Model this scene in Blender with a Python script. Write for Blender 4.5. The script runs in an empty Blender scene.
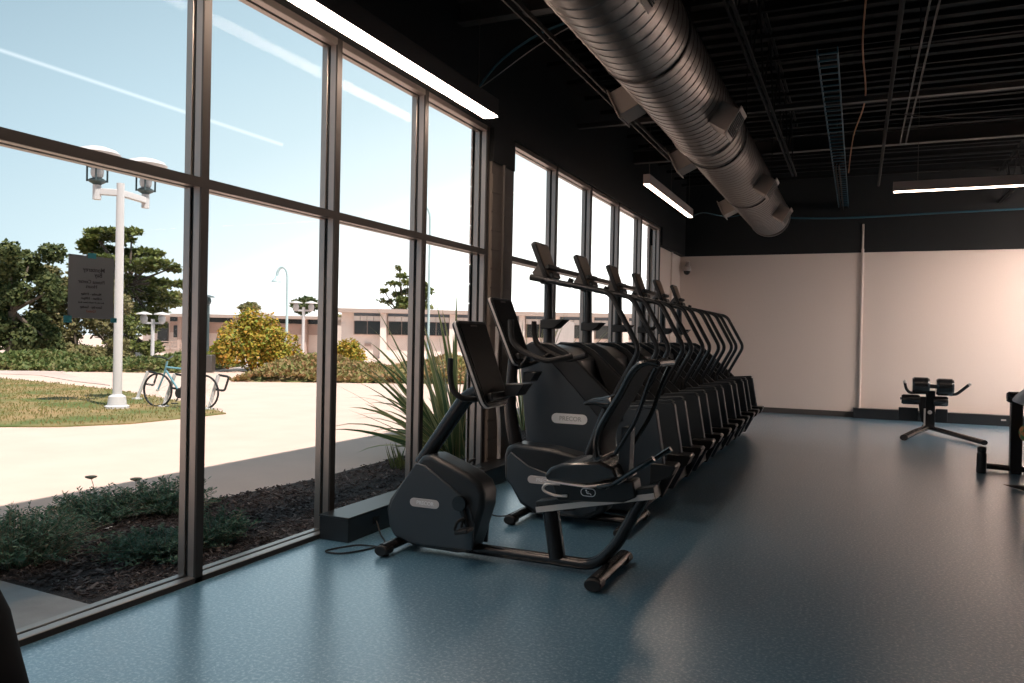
import bpy, math, random
from mathutils import Vector, Matrix
random.seed(7)
sc = bpy.context.scene
COL = sc.collection
V = Vector
# ------------------------------------------------------------------ camera (solved from the room's own lines)
F_PX, YAW, PITCH, ROLL, EYE = 782.2, 0.41638, -0.00655, -0.01969, 1.5
cy, sy, cp, sp = math.cos(YAW), math.sin(YAW), math.cos(PITCH), math.sin(PITCH)
R0 = V((cy, sy, 0)); FW = V((-sy*cp, cy*cp, sp)); U0 = R0.cross(FW)
CR = R0*math.cos(ROLL) - U0*math.sin(ROLL); CU = R0*math.sin(ROLL) + U0*math.cos(ROLL)
FH = V((-sy, cy, 0))
def P(px, py, d):                       # point of the place seen at a pixel, d metres ahead
    return V((0, 0, EYE)) + (FW + CR*((px-512)/F_PX) + CU*((341.5-py)/F_PX))*d
def G(px, py, z=0.0):
    r = FW + CR*((px-512)/F_PX) + CU*((341.5-py)/F_PX)
    return V((0, 0, EYE)) + r*((z-EYE)/r.z)
cam_d = bpy.data.cameras.new('camera'); cam = bpy.data.objects.new('camera', cam_d); COL.objects.link(cam)
cam_d.sensor_width = 36; cam_d.lens = F_PX/1024*36; cam_d.clip_end = 2000
cam.matrix_world = Matrix(((CR.x, CU.x, -FW.x, 0), (CR.y, CU.y, -FW.y, 0), (CR.z, CU.z, -FW.z, EYE), (0, 0, 0, 1)))
sc.camera = cam
sc.view_settings.view_transform = 'Standard'; sc.view_settings.look = 'None'
sc.view_settings.gamma = 1; sc.view_settings.exposure = 0.85
sc.view_settings.use_curve_mapping = False
sc.cycles.max_bounces = 10; sc.cycles.transparent_max_bounces = 16

# ------------------------------------------------------------------ materials
def mat(name, col, rough=.5, metal=0., spec=.5, emit=None, es=0., noise=None, bump=None, coat=0.):
    m = bpy.data.materials.new(name); m.use_nodes = True
    nt = m.node_tree; b = nt.nodes['Principled BSDF']
    b.inputs['Base Color'].default_value = (*col, 1); b.inputs['Roughness'].default_value = rough
    b.inputs['Metallic'].default_value = metal; b.inputs['Specular IOR Level'].default_value = spec
    b.inputs['Coat Weight'].default_value = coat
    if emit: b.inputs['Emission Color'].default_value = (*emit, 1); b.inputs['Emission Strength'].default_value = es
    tc = nt.nodes.new('ShaderNodeTexCoord')
    if noise:                            # (scale, colour2, detail, lo, hi)
        n = nt.nodes.new('ShaderNodeTexNoise'); n.inputs['Scale'].default_value = noise[0]; n.inputs['Detail'].default_value = noise[2]
        nt.links.new(tc.outputs['Object'], n.inputs['Vector'])
        r = nt.nodes.new('ShaderNodeValToRGB'); r.color_ramp.elements[0].position = noise[3]; r.color_ramp.elements[1].position = noise[4]
        r.color_ramp.elements[0].color = (*col, 1); r.color_ramp.elements[1].color = (*noise[1], 1)
        nt.links.new(n.outputs['Fac'], r.inputs['Fac']); nt.links.new(r.outputs['Color'], b.inputs['Base Color'])
    if bump:                             # (scale, strength, distance)
        n = nt.nodes.new('ShaderNodeTexNoise'); n.inputs['Scale'].default_value = bump[0]; n.inputs['Detail'].default_value = 6
        nt.links.new(tc.outputs['Object'], n.inputs['Vector'])
        bp = nt.nodes.new('ShaderNodeBump'); bp.inputs['Strength'].default_value = bump[1]; bp.inputs['Distance'].default_value = bump[2]
        nt.links.new(n.outputs['Fac'], bp.inputs['Height']); nt.links.new(bp.outputs['Normal'], b.inputs['Normal'])
    return m
def leafmat(name, cols, rough=.6, trans=.25):
    m = bpy.data.materials.new(name); m.use_nodes = True; nt = m.node_tree; b = nt.nodes['Principled BSDF']
    g = nt.nodes.new('ShaderNodeNewGeometry'); r = nt.nodes.new('ShaderNodeValToRGB'); cr = r.color_ramp
    while len(cr.elements) < len(cols): cr.elements.new(.5)
    for i, c in enumerate(cols): cr.elements[i].position = i/(len(cols)-1); cr.elements[i].color = (*c, 1)
    nt.links.new(g.outputs['Random Per Island'], r.inputs['Fac']); nt.links.new(r.outputs['Color'], b.inputs['Base Color'])
    b.inputs['Roughness'].default_value = rough; b.inputs['Specular IOR Level'].default_value = .25
    t = nt.nodes.new('ShaderNodeBsdfTranslucent'); nt.links.new(r.outputs['Color'], t.inputs['Color'])
    mx = nt.nodes.new('ShaderNodeMixShader'); mx.inputs[0].default_value = trans
    nt.links.new(b.outputs[0], mx.inputs[1]); nt.links.new(t.outputs[0], mx.inputs[2])
    nt.links.new(mx.outputs[0], nt.nodes['Material Output'].inputs[0])
    return m
M = {}
M['shell'] = mat('machine_shell', (.042, .055, .068), .42, noise=None, bump=(400, .05, .001))
M['shell_dark'] = mat('machine_dark_shell', (.016, .019, .022), .38)
M['black'] = mat('black_plastic', (.012, .013, .014), .35)
M['gloss'] = mat('glossy_black', (.008, .009, .010), .12, coat=.4)
M['rubber'] = mat('black_rubber', (.010, .010, .011), .6)
M['frame_metal'] = mat('dark_powder_coated_steel', (.030, .029, .030), .26, metal=.5)
M['rail_metal'] = mat('dark_handrail_steel', (.035, .038, .042), .3, metal=.3)
M['alloy'] = mat('brushed_alloy', (.66, .60, .56), .45, metal=.5)
M['badge'] = mat('badge_silver', (.60, .57, .57), .45, metal=.0)
M['badge_text'] = mat('badge_lettering', (.88, .88, .90), .4)
M['badge_w'] = mat('badge_white', (.94, .94, .94), .45)
M['badge_text_g'] = mat('badge_grey_lettering', (.52, .52, .53), .4)
M['screen'] = mat('dark_screen', (.006, .007, .008), .35, spec=.12)
M['console_face'] = mat('console_face', (.16, .105, .075), .4)  # brown stands for the reflection in the switched-off climber screens
M['cushion'] = mat('black_vinyl', (.014, .015, .016), .22, coat=.3)
M['mesh_fabric'] = mat('black_seat_mesh', (.010, .010, .011), .7, noise=(140, (.035, .035, .036), 0, .45, .6))
M['mullion'] = mat('bronze_anodised_aluminium', (.36, .315, .29), .36, metal=.8)
M['cap_shade'] = mat('shaded_inner_face', (.045, .038, .034), .5, spec=.3)  # shade on the frames' room-side faces, put into the colour
M['mullion_groove'] = mat('black_gasket', (.01, .01, .01), .6)
M['wall_beige'] = mat('beige_painted_block', (.82, .70, .63), .75, noise=(60, (.78, .665, .595), 3, .3, .7), bump=(180, .12, .004))
M['wall_beige_shaded'] = mat('shaded_beige_block', (.20, .17, .15), .8, bump=(180, .12, .004))  # beige block with the unlit column's shade put into its colour
M['wall_slate'] = mat('slate_painted_wall', (.05, .055, .065), .8)  # unseen walls, kept dark so that the duct reflects less light
M['wall_dark'] = mat('black_painted_wall', (.009, .011, .012), .8, bump=(40, .1, .005))
M['ceil_dark'] = mat('black_painted_deck', (.006, .007, .0075), .8)
M['steel_dark'] = mat('dark_painted_steel', (.011, .011, .011), .75, spec=.25)
M['steel_mid'] = mat('brown_grey_steel', (.085, .075, .07), .5, metal=.2)
M['galv'] = mat('galvanised_steel', (.31, .285, .27), .33, metal=.9, noise=(25, (.26, .24, .225), 3, .35, .65))
M['duct_seam'] = mat('duct_seam', (.10, .09, .085), .5, metal=.6)
M['register'] = mat('register_plate', (.40, .34, .30), .5, metal=.1)
M['fixture'] = mat('fixture_housing', (.42, .36, .34), .45)
M['fixture_dark'] = mat('black_fixture_housing', (.03, .03, .032), .5)
M['lamp'] = mat('warm_diffuser', (1, .9, .8), .5, emit=(1.0, .76, .60), es=20.0)
M['lamp_soft'] = mat('soft_warm_diffuser', (1, .9, .8), .5, emit=(1.0, .76, .60), es=7.0)
M['lamp_added'] = mat('added_lamp_diffuser', (1, .9, .8), .5, emit=(1.0, .84, .75), es=105.0)  # glow of the unseen lamps added to brighten the end wall
M['blue_tray'] = mat('blue_cable', (.02, .09, .13), .5)
M['orange'] = mat('orange_cable', (.45, .16, .05), .5)
M['teal_tape'] = mat('teal_tape', (.02, .22, .27), .6)
M['paper'] = mat('grey_paper', (.15, .165, .18), .8)
M['ink'] = mat('black_ink', (.02, .022, .025), .8)
M['ink_red'] = mat('red_ink', (.22, .07, .05), .8)
M['white_paint'] = mat('white_pole_paint', (.56, .54, .54), .5)
M['pole_blue'] = mat('pale_blue_paint', (.45, .58, .60), .5)
M['lantern_dark'] = mat('dark_green_lantern', (.05, .075, .08), .5)
M['concrete'] = mat('warm_concrete_paving', (.62, .455, .385), .9, noise=(1.3, (.57, .415, .35), 8, .35, .7), bump=(60, .2, .01))
M['slab'] = mat('grey_concrete_slab', (.42, .39, .37), .9, noise=(3, (.30, .27, .26), 9, .3, .7), bump=(50, .3, .01))
M['path'] = mat('pink_path', (.55, .42, .37), .9, noise=(.6, (.46, .36, .32), 6, .4, .6))
M['road'] = mat('pale_asphalt', (.30, .255, .24), .95, noise=(.5, (.44, .37, .34), 5, .4, .6))
M['soil'] = mat('dark_bark_soil', (.035, .024, .021), .95, noise=(25, (.08, .055, .05), 8, .35, .7), bump=(40, 1., .05))
M['chip'] = leafmat('bark_chips', [(.03, .018, .016), (.07, .045, .04), (.12, .085, .08), (.20, .16, .15), (.06, .04, .035)], .85, 0)
M['lawn'] = mat('patchy_lawn', (.10, .13, .03), .95, noise=(.9, (.30, .20, .09), 9, .38, .62), bump=(60, .6, .04))
M['bldg'] = mat('cream_stucco', (.86, .77, .71), .9, noise=(3, (.82, .72, .66), 4, .3, .7))
M['bldg_tan'] = mat('tan_stucco', (.50, .38, .33), .9)
M['bldg_roof'] = mat('brown_roof_edge', (.42, .33, .29), .8)
M['bldg_blue'] = mat('slate_blue_fascia', (.12, .16, .20), .7)
M['bldg_white'] = mat('white_panel', (.72, .70, .68), .7)
M['dark_glass'] = mat('dark_building_glass', (.03, .035, .035), .15)
M['trunk'] = mat('tree_bark', (.10, .075, .055), .9, bump=(12, .6, .05))
M['oak'] = leafmat('oak_leaves', [(.035, .055, .018), (.07, .09, .03), (.13, .14, .05), (.05, .07, .025)])
M['cypress'] = leafmat('cypress_foliage', [(.05, .075, .02), (.12, .15, .04), (.24, .25, .07), (.08, .11, .035)])
M['brownish'] = leafmat('brownish_green_foliage', [(.08, .09, .03), (.19, .17, .07), (.28, .23, .11), (.11, .13, .05)])
M['yellow'] = leafmat('yellow_green_leaves', [(.08, .15, .02), (.50, .34, .04), (.16, .24, .03), (.60, .34, .06), (.10, .18, .02), (.55, .24, .05), (.36, .34, .05)])
M['heath'] = leafmat('heath_groundcover', [(.15, .19, .05), (.38, .20, .10), (.20, .23, .07), (.44, .26, .15)])
M['hedge'] = leafmat('low_hedge_leaves', [(.06, .10, .03), (.14, .17, .05), (.20, .17, .07)])
M['sage'] = leafmat('grey_green_foliage', [(.05, .11, .06), (.09, .17, .10), (.17, .25, .18), (.06, .10, .06)])
M['lawn_blades'] = leafmat('lawn_blades', [(.13, .15, .04), (.33, .24, .11), (.20, .20, .06), (.38, .28, .14)])
M['dead'] = leafmat('dry_stems', [(.35, .28, .20), (.25, .22, .15)])
M['flax'] = leafmat('striped_flax_leaves', [(.10, .16, .07), (.20, .26, .10), (.30, .33, .15), (.13, .19, .10)], .4, .35)
M['flax_edge'] = leafmat('flax_leaf_edges', [(.52, .48, .22), (.60, .50, .28)], .4, .35)
M['bike_teal'] = mat('teal_bicycle_paint', (.14, .30, .36), .4)
M['bag_cloth'] = mat('black_bag_cloth', (.012, .012, .013), .95, spec=.1)
M['white_cloth'] = mat('white_cloth', (.72, .72, .76), .9, bump=(20, .4, .02))
M['print_cloth'] = mat('printed_cloth', (.75, .32, .12), .9, noise=(14, (.12, .25, .10), 2, .48, .52))
M['groundcover_base'] = mat('groundcover_base', (.12, .13, .04), .95, noise=(2, (.24, .14, .07), 5, .4, .6), bump=(10, .6, .1))
M['block'] = mat('grey_block', (.50, .44, .42), .9, bump=(50, .3, .01))
M['bottle'] = mat('dark_steel_bottle', (.05, .05, .05), .3, metal=.6)

# rubber floor: speckled blue-grey, satin
def floor_material():
    m = bpy.data.materials.new('speckled_rubber_floor'); m.use_nodes = True; nt = m.node_tree; b = nt.nodes['Principled BSDF']
    N = nt.nodes.new; L = nt.links.new
    tc = N('ShaderNodeTexCoord'); n = N('ShaderNodeTexNoise'); n.inputs['Scale'].default_value = 55; n.inputs['Detail'].default_value = 5; n.inputs['Roughness'].default_value = .75
    L(tc.outputs['Object'], n.inputs['Vector'])
    r = N('ShaderNodeValToRGB'); e = r.color_ramp.elements; e[0].position = .43; e[0].color = (.045, .170, .26, 1); e[1].position = .62; e[1].color = (.30, .42, .54, 1)
    k = e.new(.52); k.color = (.085, .220, .325, 1)
    L(n.outputs['Fac'], r.inputs['Fac']); L(r.outputs['Color'], b.inputs['Base Color'])
    n2 = N('ShaderNodeTexNoise'); n2.inputs['Scale'].default_value = 1.1; n2.inputs['Detail'].default_value = 5
    L(tc.outputs['Object'], n2.inputs['Vector'])
    mr = N('ShaderNodeMapRange'); mr.inputs['To Min'].default_value = .31; mr.inputs['To Max'].default_value = .35
    L(n2.outputs['Fac'], mr.inputs['Value']); L(mr.outputs['Result'], b.inputs['Roughness'])
    b.inputs['IOR'].default_value = 2.1; b.inputs['Coat Weight'].default_value = .85; b.inputs['Coat IOR'].default_value = 1.7; b.inputs['Coat Roughness'].default_value = .26
    bp = N('ShaderNodeBump'); bp.inputs['Strength'].default_value = .12; bp.inputs['Distance'].default_value = .004
    L(n.outputs['Fac'], bp.inputs['Height']); L(bp.outputs['Normal'], b.inputs['Normal'])
    return m
M['floor'] = floor_material()
def glass_material():
    m = bpy.data.materials.new('window_glass'); m.use_nodes = True; nt = m.node_tree; N = nt.nodes.new; L = nt.links.new
    for x in list(nt.nodes):
        if x.type == 'BSDF_PRINCIPLED': nt.nodes.remove(x)
    t = N('ShaderNodeBsdfTransparent'); t.inputs[0].default_value = (.97, .985, .98, 1)
    g = N('ShaderNodeBsdfGlossy'); g.inputs['Roughness'].default_value = .01
    lw = N('ShaderNodeLayerWeight'); lw.inputs['Blend'].default_value = .5
    pw = N('ShaderNodeMath'); pw.operation = 'POWER'; L(lw.outputs['Facing'], pw.inputs[0]); pw.inputs[1].default_value = 5
    f = N('ShaderNodeMath'); f.operation = 'MULTIPLY_ADD'; L(pw.outputs[0], f.inputs[0]); f.inputs[1].default_value = .22; f.inputs[2].default_value = .002
    mx = N('ShaderNodeMixShader'); L(f.outputs[0], mx.inputs[0]); L(t.outputs[0], mx.inputs[1]); L(g.outputs[0], mx.inputs[2])
    L(mx.outputs[0], nt.nodes['Material Output'].inputs[0]); return m
M['glass'] = glass_material()

# ------------------------------------------------------------------ mesh helpers
def smooth_path(pts, n=6):
    pts = [V(p) for p in pts]
    if len(pts) < 3: return pts
    out = []
    for i in range(len(pts)-1):
        p0 = pts[max(i-1, 0)]; p1 = pts[i]; p2 = pts[i+1]; p3 = pts[min(i+2, len(pts)-1)]
        for k in range(n):
            t = k/n
            out.append(.5*((2*p1) + (p2-p0)*t + (2*p0-5*p1+4*p2-p3)*t*t + (3*p1-p0-3*p2+p3)*t**3))
    out.append(pts[-1]); return out
def round_path(pts, rad, n=5):          # straight runs with rounded corners
    pts = [V(p) for p in pts]; out = [pts[0]]
    for a, b, c in zip(pts, pts[1:], pts[2:]):
        r = min(rad, (a-b).length*.45, (c-b).length*.45)
        s = b + (a-b).normalized()*r; e = b + (c-b).normalized()*r
        for k in range(n+1):
            t = k/n; out.append(s*(1-t)**2 + b*2*t*(1-t) + e*t*t)
    out.append(pts[-1]); return out
class MB:
    def __init__(s): s.v = []; s.f = []; s.m = []; s.mi = 0
    def add(s, vs, fs):
        o = len(s.v); s.v += [tuple(x) for x in vs]; s.f += [tuple(o+i for i in f) for f in fs]; s.m += [s.mi]*len(fs); return s
    def box(s, x0, x1, y0, y1, z0, z1):
        vs = [(x, y, z) for z in (z0, z1) for y in (y0, y1) for x in (x0, x1)]
        return s.add(vs, [(0, 2, 3, 1), (4, 5, 7, 6), (0, 1, 5, 4), (2, 6, 7, 3), (0, 4, 6, 2), (1, 3, 7, 5)])
    def obox(s, c, ax, ay, az, hx, hy, hz):
        c = V(c); ax = V(ax).normalized(); ay = V(ay).normalized(); az = V(az).normalized()
        vs = [c + ax*(hx*i) + ay*(hy*j) + az*(hz*k) for k in (-1, 1) for j in (-1, 1) for i in (-1, 1)]
        return s.add(vs, [(0, 2, 3, 1), (4, 5, 7, 6), (0, 1, 5, 4), (2, 6, 7, 3), (0, 4, 6, 2), (1, 3, 7, 5)])
    def prism(s, prof, y0, y1, axis='y'):   # profile in the other two axes
        n = len(prof)
        def pt(a, b, c): return (a, c, b) if axis == 'y' else ((c, a, b) if axis == 'x' else (a, b, c))
        vs = [pt(a, b, y0) for a, b in prof] + [pt(a, b, y1) for a, b in prof]
        fs = [tuple(range(n))[::-1], tuple(range(n, 2*n))] + [(i, (i+1) % n, n+(i+1) % n, n+i) for i in range(n)]
        return s.add(vs, fs)
    def tube(s, pts, r, n=10, cap=True, flat=1.0, up=None):
        pts = [V(p) for p in pts]; m = len(pts); rs = r if isinstance(r, (list, tuple)) else [r]*m
        if len(rs) != m: rs = [rs[0] + (rs[-1]-rs[0])*i/(m-1) for i in range(m)]
        t0 = (pts[1]-pts[0]).normalized()
        u = V(up) if up else (V((0, 0, 1)) if abs(t0.z) < .9 else V((1, 0, 0)))
        vs = []
        for i, p in enumerate(pts):
            t = (pts[min(i+1, m-1)] - pts[max(i-1, 0)]).normalized()
            a = t.cross(u)
            if a.length < 1e-4: a = t.cross(V((1, .3, 0)))
            a.normalize(); b = a.cross(t).normalized(); u = b
            for k in range(n):
                th = 2*math.pi*k/n; vs.append(p + a*math.cos(th)*rs[i] + b*math.sin(th)*rs[i]*flat)
        fs = [(i*n+k, i*n+(k+1) % n, (i+1)*n+(k+1) % n, (i+1)*n+k) for i in range(m-1) for k in range(n)]
        if cap: fs += [tuple(range(n))[::-1], tuple((m-1)*n+k for k in range(n))]
        return s.add(vs, fs)
    def lathe(s, c, prof, n=20, axis=(0, 0, 1)):
        z = V(axis).normalized(); x = z.orthogonal().normalized(); y = z.cross(x); c = V(c)
        vs = []; m = len(prof)
        for r, h in prof:
            for k in range(n):
                th = 2*math.pi*k/n; vs.append(c + z*h + (x*math.cos(th) + y*math.sin(th))*max(r, 1e-4))
        fs = [(i*n+k, i*n+(k+1) % n, (i+1)*n+(k+1) % n, (i+1)*n+k) for i in range(m-1) for k in range(n)]
        fs += [tuple(range(n))[::-1], tuple((m-1)*n+k for k in range(n))]
        return s.add(vs, fs)
    def ell(s, c, rx, ry, rz, n=14, m=9):
        vs = []; c = V(c)
        for i in range(m+1):
            ph = math.pi*(i/m)
            for k in range(n):
                th = 2*math.pi*k/n; vs.append(c + V((rx*math.sin(ph)*math.cos(th), ry*math.sin(ph)*math.sin(th), rz*math.cos(ph))))
        return s.add(vs, [(i*n+k, (i+1)*n+k, (i+1)*n+(k+1) % n, i*n+(k+1) % n) for i in range(m) for k in range(n)])
    def ribbon(s, path, y0, y1, th):        # slab that follows a path in x,z, th thick behind it
        pts = [V(p) for p in path]; top = []; bot = []
        for i, p in enumerate(pts):
            t = (pts[min(i+1, len(pts)-1)] - pts[max(i-1, 0)]).normalized(); nrm = V((t.y, -t.x))
            h = th[i] if isinstance(th, list) else th
            top.append((p.x, p.y)); bot.append((p.x+nrm.x*h, p.y+nrm.y*h))
        return s.prism(top + bot[::-1], y0, y1)
    def leaf(s, c, d, n, l, w):
        a = V(d).normalized()*l; b = V(d).cross(V(n))
        if b.length < 1e-4: b = V((1, 0, 0))
        b = b.normalized()*w; c = V(c)
        return s.add([c, c+a*.5+b, c+a, c+a*.5-b], [(0, 1, 2, 3)])
    def build(s, name, material, parent=None, bevel=0, seg=2, smooth=True, angle=35):
        me = bpy.data.meshes.new(name); off = parent_loc(parent)
        me.from_pydata([(x-off.x, y-off.y, z-off.z) for x, y, z in s.v], [], s.f); me.update()
        for mt in (material if isinstance(material, (list, tuple)) else [material]): me.materials.append(M[mt] if isinstance(mt, str) else mt)
        if any(s.m): me.polygons.foreach_set('material_index', s.m)
        if smooth:
            me.polygons.foreach_set('use_smooth', [True]*len(me.polygons)); me.set_sharp_from_angle(angle=math.radians(angle))
        o = bpy.data.objects.new(name, me); COL.objects.link(o)
        if parent: o.parent = parent
        if bevel:
            b = o.modifiers.new('bevel', 'BEVEL'); b.width = bevel; b.segments = seg; b.limit_method = 'ANGLE'; b.angle_limit = math.radians(35)
        return o
def parent_loc(p):
    v = V((0, 0, 0))
    while p: v += p.location; p = p.parent
    return v
def tag(o, label=None, cat=None, group=None, kind=None):
    if label: o['label'] = label
    if cat: o['category'] = cat
    if group: o['group'] = group
    if kind: o['kind'] = kind
    return o
def thing(name, loc, label, cat, group=None):
    o = bpy.data.objects.new(name, None); o.empty_display_size = .1; COL.objects.link(o); o.location = loc
    return tag(o, label, cat, group)
def struct(name, mb, material, **k):
    return tag(mb.build(name, material, **k), kind='structure')
def copy_tree(o, parent=None):
    c = o.copy(); COL.objects.link(c); c.parent = parent
    for ch in list(o.children): copy_tree(ch, c)
    return c
def text_mesh(mb, txt, size, origin, ax, ay, az, depth=.001, mirror=False, align='CENTER'):
    cu = bpy.data.curves.new('t', 'FONT'); cu.body = txt; cu.size = size; cu.extrude = depth; cu.align_x = align; cu.align_y = 'CENTER'; cu.offset = size*.012
    cu.resolution_u = 3
    o = bpy.data.objects.new('t', cu); COL.objects.link(o)
    dg = bpy.context.evaluated_depsgraph_get(); dg.update(); me = bpy.data.meshes.new_from_object(o.evaluated_get(dg))
    ax, ay, az, origin = V(ax), V(ay), V(az), V(origin)
    mb.add([origin + ax*(-v.co.x if mirror else v.co.x) + ay*v.co.y + az*v.co.z for v in me.vertices], [tuple(p.vertices) for p in me.polygons])
    bpy.data.objects.remove(o); bpy.data.curves.remove(cu); bpy.data.meshes.remove(me)
def pill(cx, cz, w, h, n=8):
    r = h/2; o = []
    for k in range(n+1): a = -math.pi/2 + math.pi*k/n; o.append((cx + w/2-r + r*math.cos(a), cz + r*math.sin(a)))
    for k in range(n+1): a = math.pi/2 + math.pi*k/n; o.append((cx - w/2+r + r*math.cos(a), cz + r*math.sin(a)))
    return o
def badge(parent, x, y, z, w, h, white=False):
    b = MB(); b.prism(pill(x, z, w, h), y-.006, y+.004); b.mi = 1
    text_mesh(b, 'PRECOR', h*.62, (x+w*.03, y-.0065, z), (1, 0, 0), (0, 0, 1), (0, -1, 0), .0012)
    return b.build('badge', ['badge_w', 'badge_text_g'] if white else ['badge', 'badge_text'], parent)

# ------------------------------------------------------------------ room shell
WX = -3.56                              # inner face of the window frames
WOUT = -3.70
YE = 17.3                               # end wall
ZS = 3.33                               # black paint starts here
ZC = 5.1
XR, YB = 8.5, -5.0
struct('floor', MB().box(WX-.02, XR, YB, YE, -.2, 0), 'floor')
# corrugated roof deck as the ceiling
b = MB(); b.box(WOUT, XR, YB, YE, ZC+.06, ZC+.3)
y = YB
while y < YE: b.box(WOUT, XR, y, y+.10, ZC, ZC+.07); y += .30
struct('ceiling', b, 'ceil_dark', smooth=False)
b = MB(); b.box(WOUT, XR+.2, YE, YE+.3, 0, ZS); struct('wall_end', b, 'wall_beige')
b = MB(); b.box(WOUT, XR+.2, YE-.012, YE+.3, ZS, ZC+.3); tag(b.build('wall_end_upper', 'wall_dark'), kind='structure')
b = MB(); b.box(XR, XR+.2, YB, YE, 0, .5); b.box(XR, XR+.2, YB, YE, 3.9, ZC+.3); b.box(XR, XR+.2, YB, 12.4, .5, 3.9); b.box(XR, XR+.2, 17.1, YE, .5, 3.9)  # window opening added in this unseen wall to let in more light
for k in range(1, 3): b.box(XR+.03, XR+.15, 12.4+k*1.57-.03, 12.4+k*1.57+.03, .5, 3.9)
struct('wall_right', b, 'wall_slate')
struct('wall_back', MB().box(WOUT, XR+.2, YB-.2, YB, 0, ZC+.3), 'wall_slate')
HEAD = 3.63
W1 = [(-.316, 7.40)]; COLM = (7.40, 7.95); W2END = 15.10
b = MB(); b.box(WOUT-.05, WX+.04, YB, YE, HEAD+.05, ZC+.3)           # black wall above the windows
b.box(WOUT-.05, WX+.04, COLM[0], COLM[1], ZS, HEAD+.05); b.box(WOUT-.05, WX+.04, W2END, YE, ZS, HEAD+.05); b.box(WOUT-.05, WX+.04, YB, -4.25, ZS, HEAD+.05)
struct('wall_left_upper', b, 'wall_dark')
b = MB(); b.box(WOUT-.05, WX+.02, COLM[0], COLM[1], 0, ZS)
for i in range(16): b.box(WX+.018, WX+.028, COLM[0]+.01, COLM[1]-.01, .2*i+.006+.01, .2*i+.2)
b.box(WOUT-.05, WX+.02, YB, -4.25, 0, ZS)
struct('wall_left', b, 'wall_beige_shaded', smooth=False)
struct('wall_left_end', MB().box(WOUT-.05, WX-.06, W2END, YE, 0, ZS), 'wall_beige')
b = MB()
b.box(WX-.06, WX-.02, 16.3, 16.36, 0, ZS); struct('trim_1', b, 'wall_beige')

def window(name, edges, z0=.0, jamb=.055):
    root = bpy.data.objects.new(name, None); COL.objects.link(root); root.location = (WX, edges[0], 0); tag(root, kind='structure')
    XI, XG, XO = WX, WX-.075, WOUT
    def member_y(b, yl, yr, za, zb):        # vertical mullion
        b.mi = 0; b.box(XG+.012, XI, yl, yr, za, zb); b.box(XO, XG-.012, yl, yr, za, zb)
        b.mi = 1; b.box(XG-.012, XG+.012, yl+.012, yr-.012, za, zb); b.mi = 0
    b = MB(); y0, y1 = edges[0], edges[-1]
    cp_ = MB()
    def member_z(b, za, zb, ya, yb):
        b.mi = 0; b.box(XG+.012, XI, ya, yb, za, zb); b.box(XO, XG-.012, ya, yb, za, zb)
        b.mi = 1; b.box(XG-.012, XG+.012, ya, yb, za+.008, zb-.012); b.mi = 0
    for i, e in enumerate(edges):
        member_y(b, e-jamb, e, z0+.035, HEAD)
    member_z(b, z0, z0+.035, y0-jamb, y1); member_z(b, HEAD, HEAD+.05, y0-jamb, y1)
    for a, c in zip(edges, edges[1:]): member_z(b, 2.345, 2.40, a, c-jamb)
    fr = b.build('window_frame', ['mullion', 'mullion_groove'], root, smooth=False, bevel=.003, seg=1)
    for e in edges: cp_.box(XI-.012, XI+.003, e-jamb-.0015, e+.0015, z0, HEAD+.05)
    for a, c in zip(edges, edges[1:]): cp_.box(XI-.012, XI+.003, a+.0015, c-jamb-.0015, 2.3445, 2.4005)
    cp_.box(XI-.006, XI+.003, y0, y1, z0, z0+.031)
    cp_.build('inner_shade_cap', 'cap_shade', fr, smooth=False)  # thin strips that darken the room side as shade would
    for a, c in zip(edges, edges[1:]):
        for za, zb in ((z0+.03, 2.35), (2.39, HEAD+.005)):
            g = MB(); g.box(XG-.004, XG+.004, a-.012, c-jamb+.012, za, zb); g.build('window_glass', 'glass', root, smooth=False)
    return root
SP = 1.283
window('window_1', [3.533+SP*k for k in range(-6, 3)] + [7.37])  # bays behind the camera added to let in more skylight
window('window_2', [8.005, 9.41, 10.82, 12.25, 13.68, 15.10])
# floor raceways and skirtings
def raceway(name, x0, x1, y0, y1, h, label):
    t = thing(name, ((x0+x1)/2, (y0+y1)/2, 0), label, 'raceway')
    MB().box(x0, x1, y0, y1, 0, h-.012).build('body', 'shell_dark', t, bevel=.006)
    b = MB().box(x0-.004, x1+.006, y0-.006, y1, h-.012, h); b.build('lid', 'black', t, bevel=.004)
    return t
t = raceway('floor_raceway', WX+.005, -3.30, 4.64, YE-.25, .18, 'long black floor box running under the windows behind the machines')
for yy in (4.95, 6.6, 8.0): MB().box(-3.302, -3.292, yy, yy+.07, .07, .12).build('power_outlet', 'rubber', t)
t = raceway('floor_raceway', -.06, 6.5, YE-.2, YE-.005, .2, 'black floor box along the foot of the beige end wall')
MB().box(2.48, 2.56, YE-.206, YE-.198, .10, .13).build('power_outlet', 'alloy', t)
struct('baseboard_end', MB().box(-3.3, -.06, YE-.02, YE, 0, .11), 'steel_mid')
# conduits and the camera on the end wall
b = MB(); b.tube([(.05, YE-.03, .2), (.05, YE-.03, 3.4)], .028, 10); b.tube([(.05, YE-.03, 3.4), (.05, YE-.03, 3.9)], .02, 8)
tag(b.build('conduit', 'wall_beige'), 'painted vertical pipe rising up the middle of the beige end wall', 'pipe')
b = MB(); b.tube([(WX+.06, 7.62, .1), (WX+.06, 7.62, 3.33)], .018, 8)
tag(b.build('conduit', 'steel_mid'), 'thin grey straight pipe on the column between the two windows', 'pipe')
b = MB(); b.tube(smooth_path([(WX+.07, 7.50, 1.6), (WX+.07, 7.50, 1.0), (WX+.09, 7.54, .6), (WX+.07, 7.60, .35), (WX+.07, 7.60, .19)]), .022, 8)
tag(b.build('cable', 'badge'), 'beige cable hose bending down the column behind the upright bike', 'cable')
t = thing('security_camera', (-3.45, YE, 3.0), 'small grey dome camera high on the end wall near the window corner', 'camera')
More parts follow.
